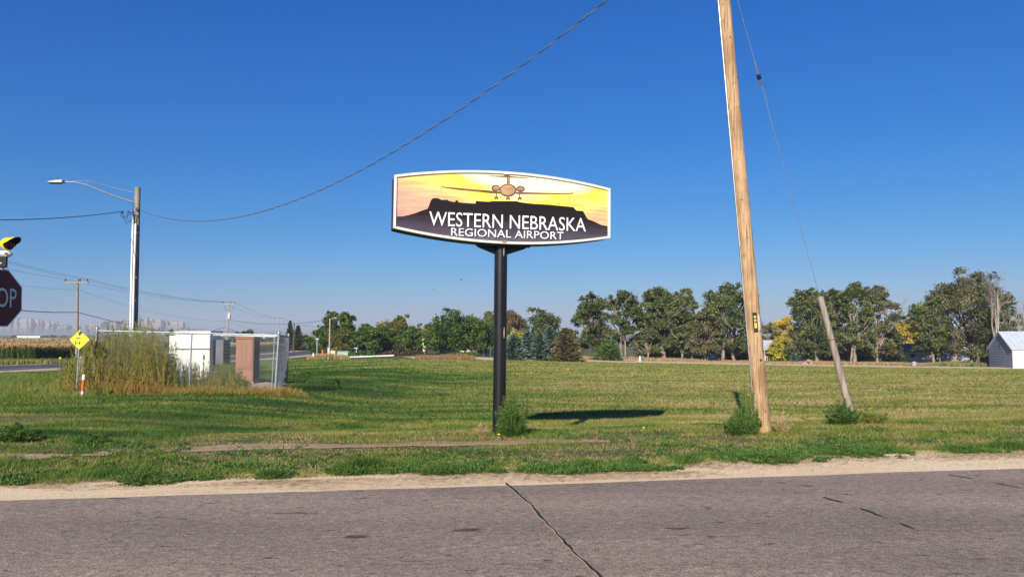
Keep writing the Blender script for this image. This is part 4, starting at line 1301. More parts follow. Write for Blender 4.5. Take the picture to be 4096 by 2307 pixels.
POLE_TOP = {}
def power_pole(key, px, top, Y, label, arm=(-1.25, 1.35), armz=.5, tilt=0.0, wood='greywood', r=.15, ins=True):
    g = ground_pt(px, Y)
    t = at(px + tilt, top, Y); t = Vector((t.x, Y, t.z))
    root = thing('power_pole', label, 'power pole', g, 'power poles along the highway')
    MB().tube([g + Vector((0, 0, -.3)), g.lerp(t, .5), t], [r * 1.25, r * 1.1, r * .9], 10).build('pole', M[wood], root)
    ends = []
    if arm:
        c = t - Vector((0, 0, armz))
        MB().box(c + Vector(((arm[0] + arm[1]) / 2, -.22, 0)), (arm[1] - arm[0], .16, .2)).build('crossarm', M[wood], root)
        for s in (-.75, .75):
            MB().tube([c + Vector((s, -.24, -.06)), c + Vector((0, -.2, -.75))], .025, 5).build('brace', M['galv'], root)
        for a in (arm[0] + .12, (arm[0] + arm[1]) / 2 + .45, arm[1] - .12):
            q = c + Vector((a, -.22, .1))
            insulator(q, root)
            ends.append(q + Vector((0, 0, .36)))
    POLE_TOP[key] = (root, g, t, ends)
    return root
power_pole('p1', 311, 1117, 95, 'grey wooden power pole with crossarm behind the bus sign', (-1.55, 1.5), .42)
power_pole('p2', 903, 1206, 160, 'pale wooden power pole with transformer between the two cabinets', (-1.35, 1.4), .55, tilt=14, wood='palewood')
power_pole('p3', 1110, 1273, 208, 'pale power pole rising behind the end of the fence', (-1.2, 1.2), .4, tilt=6, wood='palewood')
power_pole('p4', 1241, 1305, 258, 'thin pale power pole beyond the highway right of the spruces', (-1.0, 1.0), .3, wood='palewood', r=.13)
g = ground_pt(1176, 214)
root = thing('bare_pole', 'dark brown pole without crossarm in front of the dark spruces', 'pole', g)
MB().tube([g, Vector((g.x, g.y, at(1176, 1291, 214).z))], [.2, .15], 8).build('pole', M['brownwood'], root)
g = ground_pt(1436, 190)
root = thing('bare_pole', 'brown pole top showing between the green trees', 'pole', g)
MB().tube([g, Vector((g.x, g.y, at(1436, 1305, 190).z))], [.2, .15], 8).build('pole', M['brownwood'], root)
# transformer on pole 2
root, g2, t2, e2 = POLE_TOP['p2']
c = at(920, 1262, 160)
MB().lathe(c + Vector((0, -.35, -.75)), [(.3, 0), (.33, .05), (.33, 1.0), (.28, 1.1), (.1, 1.15)], 14).build('transformer', M['lamp_grey'], root)
for s in (-.14, .14):
    MB().lathe(c + Vector((s, -.35, .38)), [(.05, 0), (.07, .12), (.05, .24), (.07, .34), (.03, .42)], 8).build('bushing', M['signwhite'], root)
MB().box(c + Vector((-.45, -.2, -.2)), (.5, .12, .12)).build('bracket', M['galv'], root)
lead = MB()
for s, e in ((-.14, e2[0]), (.14, e2[2])):
    p = c + Vector((s, -.35, .78)); m_ = p.lerp(e, .5) + Vector((0, 0, -.6))
    lead.tube([p, m_, e], .025, 4, False)
lead.build('lead_wire', M['cable'], root)

# lamp pole by the trees
g = ground_pt(1319, 146)
root = thing('street_lamp', 'slim pale street lamp pole in front of the tall twin trees', 'street lamp', g)
tp = Vector((g.x, g.y, at(1319, 1273, 146).z))
MB().tube([g, tp], [.2, .13], 9).build('pole', M['palewood'], root)
MB().tube([tp - Vector((0, 0, .25)), tp + Vector((.5, 0, .1)), tp + Vector((.9, 0, .1))], .04, 6).build('arm', M['galv'], root)
MB().box(tp + Vector((1.1, 0, .1)), (.55, .25, .14), bev=.04).build('lamp_head', M['lamp_grey'], root)
MB().box(g + Vector((-.1, -.25, 1.3)), (.4, .2, 1.4)).build('meter_box', M['lamp_grey'], root)

def wire(name, a, b, sag, r, m, label, cat='cable', group=None, n=28, twist=0.0, px_min=None):
    a, b = Vector(a), Vector(b)
    mid = a.lerp(b, .5)
    root = thing(name, label, cat, a, group)
    if twist:
        n = int((b - a).length / .16)
        for ph in (0, PI):
            pts = []
            for i in range(n + 1):
                t = i / n
                p = a.lerp(b, t) - Vector((0, 0, sag * 4 * t * (1 - t)))
                an = t * (b - a).length / twist * 2 * PI + ph
                pts.append(p + Vector((0, math.cos(an), math.sin(an))) * r * .9)
            MB().tube(pts, r, 5, False).build('strand', M[m] if ph == 0 else M['alu_cable'], root)
        return root
    pts = [a.lerp(b, i / n) - Vector((0, 0, sag * 4 * (i / n) * (1 - i / n))) for i in range(n + 1)]
    MB().tube(pts, r, 4, False).build('strand', M[m], root)
    return root
E1, E2, E3, E4 = (POLE_TOP[k][3] for k in ('p1', 'p2', 'p3', 'p4'))
OFF = [at(-120, 1003, 62), at(-120, 1008, 61), at(-120, 1042, 60)]     # next pole of the line, out of the frame on the left
LG = 'conductors of the highway power line'
nm = ('lowest of the three', 'middle one of the three', 'top one of the three')
for k in range(3):
    wire('power_line', OFF[2 - k], E1[k], .15, 0.0109, 'cable', nm[k] + ' wires running left from the pole behind the bus sign', 'wire', LG)
    wire('power_line', E1[k], E2[k], .75, 0.0150, 'cable', nm[k] + ' wires between the bus sign pole and the transformer pole', 'wire', LG)
    if k != 1:
        wire('power_line', E2[k], E3[k], .8, 0.0177, 'cable', nm[k] + ' wires right of the transformer pole', 'wire', LG)
        wire('power_line', E3[k], E4[k], .6, 0.0177, 'cable', nm[k] + ' wires between the fence end pole and the far pole', 'wire', LG)
n1 = at(313, 1159, 95); n2 = at(903, 1283, 160); n3 = at(1112, 1322, 208)
wire('power_line', at(-120, 1111, 60), n1, .2, 0.0095, 'cable', 'single neutral wire left of the bus sign pole below the crossarm', 'wire', LG)
wire('power_line', n1, n2, 1.1, 0.0122, 'cable', 'long single neutral wire from the bus sign pole to the transformer pole', 'wire', LG)
wire('power_line', n2, n3, .8, 0.0150, 'cable', 'thin neutral wire sagging right of the transformer pole', 'wire', LG)
c1 = at(309, 1248, 95); c2 = at(901, 1307, 160)
wire('phone_cable', at(-120, 1217, 60), c1, .25, .04, 'cable', 'thick black phone cable left of the bus sign pole', 'cable', 'phone cables')
cm = at(690, 1330, 135)
wire('phone_cable', c1, cm, .25, .04, 'cable', 'thick black phone cable dropping from the bus sign pole to the cabinets', 'cable', 'phone cables')
wire('phone_cable', cm, c2, .6, .04, 'cable', 'black phone cable rising from the cabinet roof to the transformer pole', 'cable', 'phone cables')
wire('phone_cable', c2, at(1000, 1343, 178), .2, .04, 'cable', 'black phone cable dropping right from the transformer pole', 'cable', 'phone cables')
s2 = at(912, 1278, 160)
wire('service_cable', s2, at(1322, 1276, 147), 1.0, .035, 'cable', 'service cable from the transformer pole to the street lamp by the trees')

# ------------------------------------------------------------------ cornfield
def corn():
    # standing plants along the two visible edges
    n = 9000
    Y = 100 + 170 * rng.uniform(0, 1, n) ** 1.3
    off = 17 + 16 * rng.uniform(0, 1, n) ** 1.7
    Xe = -45 - .0845 * (Y - 66) - np.round(off / .76) * .76 + rng.normal(0, .06, n)
    # front edge
    k = rng.uniform(size=n) < .42
    Y[k] = np.round(rng.uniform(100, 112, k.sum()) / .76) * .76; Xe[k] = rng.uniform(-135, -63, k.sum())
    ok = (hw(Xe, Y) < -16.5)
    X, Y = Xe[ok], Y[ok]
    n = len(X); Z = T(X, Y)
    H = rng.uniform(2.15, 2.65, n)
    Vs, Fs, Ts = [], [], []
    base = 0
    for j in range(8):
        h = H * (.1 + .78 * j / 7) * rng.uniform(.92, 1.05, n)
        an = rng.uniform(0, 2 * PI, n); L = rng.uniform(.45, .8, n)
        d = np.stack([np.cos(an), np.sin(an)], 1); s = np.stack([-d[:, 1], d[:, 0]], 1) * .05
        p0 = np.stack([X, Y, Z + h], 1)
        p1 = np.stack([X + d[:, 0] * L * .5, Y + d[:, 1] * L * .5, Z + h + .22], 1)
        p2 = np.stack([X + d[:, 0] * L, Y + d[:, 1] * L, Z + h - .1], 1)
        sv = np.concatenate([s, np.zeros((n, 1))], 1)
        V = np.stack([p0, p1 - sv, p2, p1 + sv], 1).reshape(-1, 3)
        Vs.append(V); Fs.append(np.arange(4 * n).reshape(-1, 4) + base); base += 4 * n
        t = .12 + .62 * sstep(3.6, 7.4, np.full(n, j)) + rng.normal(0, .1, n) + .18 * (vnoise(X * .1, Y * .1, 5) - .5)
        Ts.append(np.repeat(t, 4))
    for a in (0, 1.57):
        d = np.array([math.cos(a), math.sin(a), 0]) * .03
        p = np.stack([X, Y, Z], 1); q = np.stack([X, Y, Z + H * .9], 1)
        Vs.append(np.stack([p - d, p + d, q + d, q - d], 1).reshape(-1, 3)); Fs.append(np.arange(4 * n).reshape(-1, 4) + base); base += 4 * n
        Ts.append(np.repeat(np.full(n, .4), 4))
        for lean in (-.16, .0, .16):
            p = np.stack([X, Y, Z + H * .88], 1); q = np.stack([X + lean * math.cos(a), Y + lean * math.sin(a), Z + H + .05], 1); dd = d * 1.2
            Vs.append(np.stack([p - dd, p + dd, q + dd, q - dd], 1).reshape(-1, 3)); Fs.append(np.arange(4 * n).reshape(-1, 4) + base); base += 4 * n
            Ts.append(np.repeat(np.full(n, .95) + rng.normal(0, .1, n), 4))
    # tops of the field behind
    n2 = 38000
    Y2 = 105 + 480 * rng.uniform(0, 1, n2) ** 1.5
    X2 = -45 - .0845 * (Y2 - 66) - 17 - rng.uniform(0, 1, n2) ** 1.2 * (60 + Y2 * .75)
    C = np.stack([X2, Y2, T(X2, Y2) + rng.uniform(1.9, 2.6, n2)], 1)
    sz = .36 + .0018 * Y2
    V, F = leaf_quads(C, sz * rng.uniform(.7, 1.3, n2), aspect=.5)
    Vs.append(V); Fs.append(F + base); base += len(V)
    Ts.append(np.repeat(.82 + rng.normal(0, .13, n2), 4))
    o = np_mesh('cornfield', np.concatenate(Vs), np.concatenate(Fs), LEAF['corn'], origin=(-90, 110, -3), tone=np.concatenate(Ts))
    set_props(o, 'ripe cornfield with tan tassels beyond the highway', kind='stuff')
corn()
grass_patch('roadside_grass', 'green and rusty roadside grass in front of the corn', -60, 560, 88, 99, 16000, .75, .05, 'grass')

# ------------------------------------------------------------------ the airport sign
Lm, Rm = 11.55, 12.45
TL, BL = at(1577, 703, Lm), at(1573.5, 911, Lm)
TR, BR = at(2441, 754, Rm), at(2437, 954, Rm)
CL, CR = (TL + BL) / 2, (TR + BR) / 2
SC = (CL + CR) / 2
SU = (CR - CL).normalized()
SV = ((TL - BL).normalized() + (TR - BR).normalized()).normalized()
SV = (SV - SU * SV.dot(SU)).normalized()
SN = SU.cross(SV).normalized()
if SN.y > 0: SN = -SN                              # towards the camera
HW = (CR - CL).length / 2
EH = ((TL - BL).length + (TR - BR).length) / 4
BULGE = .172
def sp(u, v, d=0.0): return SC + SU * u + SV * v + SN * d
def sign_uv(cx, cy):
    """point of the sign face under pixel (cx,cy) of my close-up of the sign."""
    px, py = 1550 + cx / 2.8, 660 + cy / 2.8
    r = Vector(ray(px, py)); o = Vector((0, 0, EYE))
    k = (SC - o).dot(SN) / r.dot(SN)
    q = o + r * k - SC
    return q.dot(SU), q.dot(SV)
def outline(inset=0.0, n=26):
    a = HW - inset
    us = np.linspace(-a, a, n)
    top = [(u, EH - inset + BULGE * (1 - (u / HW) ** 2)) for u in us]
    bot = [(u, -EH + inset - BULGE * (1 - (u / HW) ** 2)) for u in us]
    return bot + top[::-1]
def bot_v(u, inset=0): return -EH + inset - BULGE * (1 - (u / HW) ** 2)
def top_v(u, inset=0): return EH - inset + BULGE * (1 - (u / HW) ** 2)

sgx, sgy = at(1996, 1335, 12.0).x, 12.05
sign = thing('airport_sign', 'large lit up airport sign on black pole, sunset picture with airplane', 'sign', (sgx, sgy, tz(sgx, sgy)))
sign['label'] = 'large airport sign with sunset picture on a black pole'
MB().prism(outline(.004), lambda u, v, d: sp(u, v, d), -.40, -.004).build('cabinet', M['blackmatt'], sign)
# face: printed sunset
def sunset():
    m, n, l, out = newmat('printed_sunset')
    b = n.new('ShaderNodeBsdfPrincipled'); b.inputs['Roughness'].default_value = .35
    at_ = n.new('ShaderNodeAttribute'); at_.attribute_name = 'uv_print'
    s = n.new('ShaderNodeSeparateXYZ'); l.new(at_.outputs['Vector'], s.inputs[0])
    def nz(sx, sy, sc_, det=5, off=0):
        mp = n.new('ShaderNodeMapping'); mp.inputs['Scale'].default_value = (sx, sy, 1); mp.inputs['Location'].default_value = (off, off * .7, off)
        l.new(at_.outputs['Vector'], mp.inputs['Vector'])
        t = n.new('ShaderNodeTexNoise'); t.inputs['Scale'].default_value = sc_; t.inputs['Detail'].default_value = det; t.inputs['Roughness'].default_value = .6
        l.new(mp.outputs[0], t.inputs['Vector']); return t
    # vertical warmth: pale yellow on top, saturated yellow at mid, pink at lower left
    def madd(a, k, c):
        q = n.new('ShaderNodeMath'); q.operation = 'MULTIPLY_ADD'; l.new(a, q.inputs[0]); q.inputs[1].default_value = k; q.inputs[2].default_value = c; return q.outputs[0]
    def add(a, c):
        q = n.new('ShaderNodeMath'); q.operation = 'ADD'; l.new(a, q.inputs[0]); l.new(c, q.inputs[1]); return q.outputs[0]
    ab = n.new('ShaderNodeMath'); ab.operation = 'ABSOLUTE'; l.new(madd(s.outputs['X'], 1, -.15), ab.inputs[0])
    warm = add(madd(ab.outputs[0], .30, 0), madd(s.outputs['Y'], -.80, .19))
    warm = add(warm, madd(nz(.7, 3.2, 1.3).outputs['Fac'], .75, -.38))
    warm = add(warm, madd(s.outputs['X'], -.085, 0))
    rp = ramp(n, [(0, (.90, .86, .58)), (.14, (.90, .80, .07)), (.34, (.88, .70, .16)), (.55, (.82, .54, .22)), (.75, (.76, .38, .24)), (1, (.64, .27, .22))])
    l.new(warm, rp.inputs['Fac'])
    st = nz(.55, 7.0, 1.6, 6, 3.1)
    sr = ramp(n, [(.36, (1.08, 1.06, 1.04)), (.50, (1, 1, 1)), (.60, (.74, .64, .62)), (.72, (.42, .34, .38))])
    l.new(st.outputs['Fac'], sr.inputs['Fac'])
    mx = n.new('ShaderNodeMix'); mx.data_type = 'RGBA'; mx.blend_type = 'MULTIPLY'
    l.new(madd(warm, 1.0, .35), mx.inputs['Factor']); l.new(rp.outputs[0], mx.inputs['A']); l.new(sr.outputs[0], mx.inputs['B'])
    l.new(mx.outputs['Result'], b.inputs['Base Color']); l.new(b.outputs[0], out.inputs['Surface'])
    return m
def print_uv(o, pts):
    a = o.data.attributes.new('uv_print', 'FLOAT_VECTOR', 'POINT')
    a.data.foreach_set('vector', np.array([(u, v, 0) for u, v in pts], np.float32).ravel())
def print_sheet(name, poly, d, m, parent):
    mb = MB(); mb.add([sp(u, v, d) for u, v in poly], [tuple(range(len(poly)))])
    o = mb.build(name, m, parent)
    # face the camera
    if o.data.polygons[0].normal.dot(SN) < 0: o.data.flip_normals()
    print_uv(o, poly)
    return o
face = print_sheet('face_panel', outline(.036), .0, sunset(), sign)
IN = .04
mesa_px = [(118, 578), (170, 576), (240, 560), (310, 540), (370, 515), (450, 490), (470, 440), (483, 400), (510, 372), (545, 370), (580, 378), (605, 393), (630, 388), (650, 393), (665, 384), (680, 400), (740, 415), (758, 413), (765, 394), (783, 394), (795, 418), (860, 425), (985, 432), (990, 404), (1140, 413), (1160, 405), (1440, 405), (1500, 420), (1640, 437), (1800, 445), (2080, 472), (2115, 510), (2190, 516), (2240, 605), (2330, 640), (2395, 672), (2445, 682)]
mesa = [sign_uv(*p) for p in mesa_px]
mesa[0] = (-HW + IN, mesa[0][1]); mesa[-1] = (HW - IN, mesa[-1][1])
mesa_poly = mesa + [(u, bot_v(u, IN)) for u in np.linspace(HW - IN, -HW + IN, 24)]
def mesa_mat():
    m, n, l, out = newmat('printed_mesa')
    b = n.new('ShaderNodeBsdfPrincipled'); b.inputs['Roughness'].default_value = .5; b.inputs['Specular IOR Level'].default_value = .15
    at_ = n.new('ShaderNodeAttribute'); at_.attribute_name = 'uv_print'
    s = n.new('ShaderNodeSeparateXYZ'); l.new(at_.outputs['Vector'], s.inputs[0])
    mp = n.new('ShaderNodeMapping'); mp.inputs['Scale'].default_value = (.8, 9, 1); l.new(at_.outputs['Vector'], mp.inputs['Vector'])
    t = n.new('ShaderNodeTexNoise'); t.inputs['Scale'].default_value = 1.5; l.new(mp.outputs[0], t.inputs['Vector'])
    q = n.new('ShaderNodeMath'); q.operation = 'MULTIPLY_ADD'; q.inputs[1].default_value = -1.15; q.inputs[2].default_value = .08; l.new(s.outputs['Y'], q.inputs[0])
    w = n.new('ShaderNodeMath'); w.operation = 'MULTIPLY_ADD'; w.inputs[1].default_value = .3; w.inputs[2].default_value = -.12; l.new(t.outputs['Fac'], w.inputs[0])
    a = n.new('ShaderNodeMath'); a.operation = 'ADD'; l.new(q.outputs[0], a.inputs[0]); l.new(w.outputs[0], a.inputs[1])
    rp = ramp(n, [(0, (.014, .010, .011)), (.3, (.018, .013, .016)), (.6, (.075, .062, .085)), (.85, (.17, .14, .19))])
    l.new(a.outputs[0], rp.inputs['Fac']); l.new(rp.outputs[0], b.inputs['Base Color']); l.new(b.outputs[0], out.inputs['Surface'])
    return m
print_sheet('mesa_print', mesa_poly, .003, mesa_mat(), sign)
# airplane print: dark rim sheets and lighter inner sheets
M['plane_dark'] = mat('printed_brown', (.15, .062, .032), (.22, .10, .05), 3, rough=.35)
M['plane_light'] = mat('printed_tan', (.52, .31, .18), (.30, .15, .08), 5, (1, 1, 4), rough=.35)
def ell(cx, cy, rx, ry, n=22): return [sign_uv(cx + rx * math.cos(-2 * PI * i / n), cy + ry * math.sin(-2 * PI * i / n)) for i in range(n)]
pd = MB(); dz = .005
def sheet(mb, poly, d): mb.add([sp(u, v, d) for u, v in poly], [tuple(range(len(poly)))])
U = lambda pts: [sign_uv(*p) for p in pts]
sheet(pd, U([(605, 233), (600, 240), (612, 252), (800, 280), (1000, 298), (1160, 317), (1262, 322), (1262, 300), (1170, 290), (1000, 276), (800, 258), (640, 245), (615, 242)]), dz)
sheet(pd, U([(1438, 304), (1438, 326), (1600, 326), (1900, 327), (2060, 325), (2076, 315), (2080, 303), (2072, 303), (2064, 314), (1900, 316), (1600, 308)]), dz)
sheet(pd, U([(1130, 121), (1130, 126), (1340, 139), (1570, 150), (1574, 145), (1370, 126), (1340, 122)]), dz + .0005)
sheet(pd, U([(1334, 125), (1336, 225), (1368, 225), (1368, 130)]), dz + .001)
sheet(pd, ell(1347, 283, 97, 72), dz + .0015); sheet(pd, ell(1210, 258, 48, 35), dz + .002); sheet(pd, ell(1488, 268, 48, 34), dz + .002)
sheet(pd, U([(1240, 262), (1240, 276), (1275, 282), (1275, 262)]), dz + .0025); sheet(pd, U([(1425, 266), (1425, 282), (1455, 280), (1455, 268)]), dz + .0025)
for cx, y0, y1 in ((1217, 315, 372), (1347, 350, 380), (1478, 322, 378)):
    sheet(pd, U([(cx - 5, y0), (cx - 5, y1), (cx + 5, y1), (cx + 5, y0)]), dz + .003)
    for s in (-13, 13):
        sheet(pd, ell(cx + s, y1 - 2, 9, 17, 10), dz + .0035)
pd.build('airplane_print', M['plane_dark'], sign)
pl = MB()
sheet(pl, ell(1347, 283, 82, 58), dz + .005); sheet(pl, ell(1213, 259, 34, 22), dz + .005); sheet(pl, ell(1486, 268, 34, 21), dz + .005)
sheet(pl, U([(1343, 140), (1343, 222), (1360, 222), (1360, 142)]), dz + .005)
pl.build('airplane_body_print', M['plane_light'], sign)
# lettering with its printed drop shadow
def line_box(txt, x0, x1, yt0, yb0, yt1, yb1):
    a0, a1 = sign_uv(x0, (yt0 + yb0) / 2)[0], sign_uv(x1, (yt1 + yb1) / 2)[0]
    vt = (sign_uv(x0, yt0)[1] + sign_uv(x1, yt1)[1]) / 2; vb = (sign_uv(x0, yb0)[1] + sign_uv(x1, yb1)[1]) / 2
    sl = ((sign_uv(x1, yt1)[1] - sign_uv(x0, yt0)[1]) + (sign_uv(x1, yb1)[1] - sign_uv(x0, yb0)[1])) / 2 / (a1 - a0)
    return a0, a1, vb, vt, sl
M['letter'] = mat('printed_white', (.86, .86, .85), (.84, .84, .83), 2, rough=.35)
M['letter_shadow'] = mat('printed_shadow', (.014, .012, .016), None, 2, rough=.4)
for txt, bx in (('WESTERN NEBRASKA', line_box('', 466, 2220, 522, 676, 594, 750)), ('REGIONAL AIRPORT', line_box('', 712, 1972, 704, 792, 752, 836))):
    a0, a1, vb, vt, sl = bx
    fn = lambda u, v, d: sp(u, v + sl * (u - (a0 + a1) / 2), d)
    put_words('shadow_lettering', M['letter_shadow'], sign, txt, a0 + .014, a1 + .014, vb - .014, vt - .014, fn, .006)
    put_words('lettering', M['letter'], sign, txt, a0, a1, vb, vt, fn, .009)
# frame: four trim pieces, mitred
fr_w = .037
def trim_piece(pts_out, pts_in, name='frame_trim'):
    mb = MB(); n = len(pts_out)
    V = [sp(u, v, .03) for u, v in pts_out] + [sp(u, v, .03) for u, v in pts_in] + [sp(u, v, -.06) for u, v in pts_out] + [sp(u, v, .002) for u, v in pts_in]
    F = []
    for i in range(n - 1):
        F += [(i, i + 1, n + i + 1, n + i), (2 * n + i + 1, 2 * n + i, 3 * n + i, 3 * n + i + 1), (2 * n + i, 2 * n + i + 1, i + 1, i), (n + i, n + i + 1, 3 * n + i + 1, 3 * n + i)]
    F += [(0, n, 3 * n, 2 * n), (n - 1, 3 * n - 1, 4 * n - 1, 2 * n - 1)]
    mb.add(V, F)
    o = mb.build(name, M['trimwhite'], sign)
    bm = bmesh.new(); bm.from_mesh(o.data); bmesh.ops.recalc_face_normals(bm, faces=bm.faces); bm.to_mesh(o.data); bm.free()
    return o
us = np.linspace(-1, 1, 30)
trim_piece([(u * HW, top_v(u * HW)) for u in us], [(u * (HW - fr_w), top_v(u * (HW - fr_w), fr_w)) for u in us])
trim_piece([(u * HW, bot_v(u * HW)) for u in us], [(u * (HW - fr_w), bot_v(u * (HW - fr_w), fr_w)) for u in us])
for s in (-1, 1):
    trim_piece([(s * HW, bot_v(HW)), (s * HW, top_v(HW))], [(s * (HW - fr_w), bot_v(HW - fr_w, fr_w)), (s * (HW - fr_w), top_v(HW - fr_w, fr_w))])
for u in (-.9, 0, .9):
    q = MB(); v = bot_v(u) + .03
    V = [sp(u + a, v + b, d) for d in (.0305, .036) for a, b in ((-.006, -.006), (.006, -.006), (.006, .006), (-.006, .006))]
    q.add(V, [(4, 5, 6, 7), (0, 1, 5, 4), (1, 2, 6, 5), (2, 3, 7, 6), (3, 0, 4, 7)]); q.build('screw', M['rust'], sign)
u = sign_uv(1305, 866)[0]; v = bot_v(u) + .034
q = MB(); V = [sp(u + a, v + b, d) for d in (.03, .037) for a, b in ((-.035, -.018), (.035, -.018), (.035, .018), (-.035, .018))]
q.add(V, [(4, 5, 6, 7), (0, 1, 5, 4), (1, 2, 6, 5), (2, 3, 7, 6), (3, 0, 4, 7)])
M['tagbrass'] = mat('brass_tag', (.36, .25, .13), (.28, .18, .09), 20, rough=.5, metal=.2)
q.build('maker_tag', M['tagbrass'], sign)
q = MB(); u = sign_uv(1325, 95)[0]; v = top_v(u) - .03
V = [sp(u + a, v + b, d) for d in (.03, .036) for a, b in ((-.045, -.016), (.045, -.016), (.045, .016), (-.045, .016))]
q.add(V, [(4, 5, 6, 7), (0, 1, 5, 4), (1, 2, 6, 5), (2, 3, 7, 6), (3, 0, 4, 7)]); q.build('top_splice', M['trimwhite'], sign)
# pole and bracket under the cabinet (set back to the middle of the cabinet)
MIDD = -.2
uc = sign_uv(1303, 890)[0]
ptop = sp(uc, bot_v(uc) + .12, MIDD)
pb = at(1996, 1738, ptop.y)
pbase = Vector((pb.x, ptop.y, tz(pb.x, ptop.y) - .1))
MB().tube([pbase, pbase.lerp(ptop, .5), ptop], .106, 24).build('pole', M['black'], sign)
q = MB()
zb = bot_v(uc) + .01
poly = [(uc - .44, zb + .06), (uc - .43, zb - .02), (uc - .38, zb - .06), (uc - .1, zb - .165), (uc + .1, zb - .165), (uc + .40, zb - .06), (uc + .45, zb - .02), (uc + .46, zb + .06)]
q.prism(poly, lambda u, v, d: sp(u, v, d), MIDD - .012, MIDD + .012); q.build('gusset_plate', M['black'], sign)
q = MB(); poly = [(uc - .44, zb + .05), (uc + .46, zb + .05), (uc + .46, zb - .045), (uc - .44, zb - .045)]
q.prism(poly[::-1], lambda u, v, d: sp(u, v, d), MIDD + .06, MIDD + .14); q.build('saddle_channel', M['blackmatt'], sign)
# rusty paint chips on the pole
M['chip'] = mat('bare_rust_chip', (.42, .30, .24), (.30, .17, .11), 20, rough=.8)
for px, y0, y1, w in ((2017, 1309, 1352, 5), (2016, 986, 1024, 5)):
    q = MB()
    a = at(px, y0, pbase.y - .104); b = at(px - 1, y1, pbase.y - .104)
    r_ = .0135 if w == 5 else .02
    q.tube([a, a.lerp(b, .5), b], [.006, .011, .006], 6); q.build('paint_chip', M['chip'], sign)

# ------------------------------------------------------------------ utility pole, stub pole and guy wire
UY = 12.3
ub = at(3054, 1718, UY); ub = Vector((ub.x, UY, tz(ub.x, UY) - .1))
ut0 = at(2896, 0, UY)
udir = (ut0 - at(3054, 1718, UY))
ut = at(3054, 1718, UY) + udir * 1.24
up = thing('utility_pole', 'new tan wooden utility pole leaning left beside the road', 'utility pole', ub)
NP = 14
MB().tube([ub.lerp(ut, i / NP) for i in range(NP + 1)], [.131 - .034 * i / NP for i in range(NP + 1)], 28).build('pole', M['pine'], up)
uax = (ut - ub).normalized()
def on_pole(px, py, out=.0):
    """point of the pole's front skin seen at the pixel."""
    best = None
    r = Vector(ray(px, py)); o = Vector((0, 0, EYE))
    k0 = UY / r.y
    for i in range(60):
        k = k0 - .16 / r.y + .16 / r.y * i / 60
        p = o + r * k
        t = (p - ub).dot(uax); c = ub + uax * t
        rad = .131 - .034 * t / (ut - ub).length + out
        if (p - c).length <= rad: return p, (p - c).normalized()
    return None, None
kn = [(2892, 18, 1.2), (2892, 84, .8), (2921, 150, 1.0), (2923, 181, .5), (2968, 800, .8), (2958, 560, .9), (2990, 950, .8), (2949, 308, 1.0), (2934, 333, 1.0), (2946, 428, .5), (2955, 640, .6), (3043, 1440, 1.6), (3060, 1350, .5), (2960, 520, .5), (2985, 720, .6), (3062, 1645, .9)]
for px, py, s in kn:
    p, nrm = on_pole(px, py)
    if p is None: continue
    MB().lathe(p - nrm * .012, [(.017 * s, 0), (.015 * s, .012), (.006 * s, .0155)], 9, nrm).build('knot', M['knot'], up)
# ground wire down the left side
gw = MB()
lw = []
for i in range(40):
    t = .02 + .97 * i / 39
    c = ub.lerp(ut, t); lw.append(c + Vector((-1, -.25, 0)).normalized() * (.131 - .034 * t + .004))
gw.tube(lw, .006, 5, False); gw.build('ground_wire', M['galv'], up)
# number tag: black strip with yellow plates, white strip beside it
def tag_fn(px, py, ang_px=0):
    p, nrm = on_pole(px, py, .004)
    s = uax.cross(nrm).normalized()
    if s.x < 0: s = -s
    return p, nrm, s
p, nrm, s = tag_fn(3021, 1289)
def pl_box(mb, c, sx, sz, th, nrm, s, lift=0):
    V = [c + s * (a * sx / 2) + uax * (b * sz / 2) + nrm * (lift + d) for d in (0, th) for a, b in ((-1, -1), (1, -1), (1, 1), (-1, 1))]
    mb.add(V, [(3, 2, 1, 0), (4, 5, 6, 7), (0, 1, 5, 4), (1, 2, 6, 5), (2, 3, 7, 6), (3, 0, 4, 7)])
q = MB(); pl_box(q, p, .068, .325, .006, nrm, s); tg = q.build('number_tag', M['blackmatt'], up)
tfn = lambda c, lift: (lambda u, v, d: c + s * u + uax * v + nrm * (lift + d))
for dz_, txt in ((.09, '7'), (.035, '8'), (-.015, '1'), (-.047, '7'), (-.079, '3')):
    c = p + uax * dz_
    q = MB(); pl_box(q, c, .034, .031, .003, nrm, s, .006); q.build('digit_plate', M['tagyellow'], tg)
    q = MB(); put_text(q, txt, -.007, .007, -.011, .011, tfn(c, .0095), 0); q.build('digit', M['ink'], tg)
p, nrm, s = tag_fn(3036, 1288)
q = MB(); pl_box(q, p, .03, .235, .004, nrm, s); wt = q.build('white_tag', M['signwhite'], up)
for k, ch in enumerate('420248'):
    c = p + uax * (.09 - k * .036)
    q = MB(); put_text(q, ch, -.008, .008, -.012, .012, (lambda u, v, d, c=c: c + s * v + uax * u + nrm * .005), 0); q.build('digit', M['cab_grey'], wt)
p, nrm, s = tag_fn(3040, 1322)
MB().lathe(p, [(.018, 0), (.018, .006), (.012, .009)], 12, nrm).build('round_tag', M['galv'], up)
# short arm at the top, out of the frame; its shadow falls on the grass
MB().tube([ut - uax * .35, ut - uax * .25 + Vector((.5, .2, .06)), ut - uax * .25 + Vector((.95, .3, .05))], .05, 8).build('top_arm', M['galv'], up)
MB().lathe(ut - uax * .62 + Vector((.02, -.2, 0)), [(.12, -.3), (.17, -.25), (.17, .25), (.1, .3)], 12).build('top_fixture', M['lamp_grey'], up)

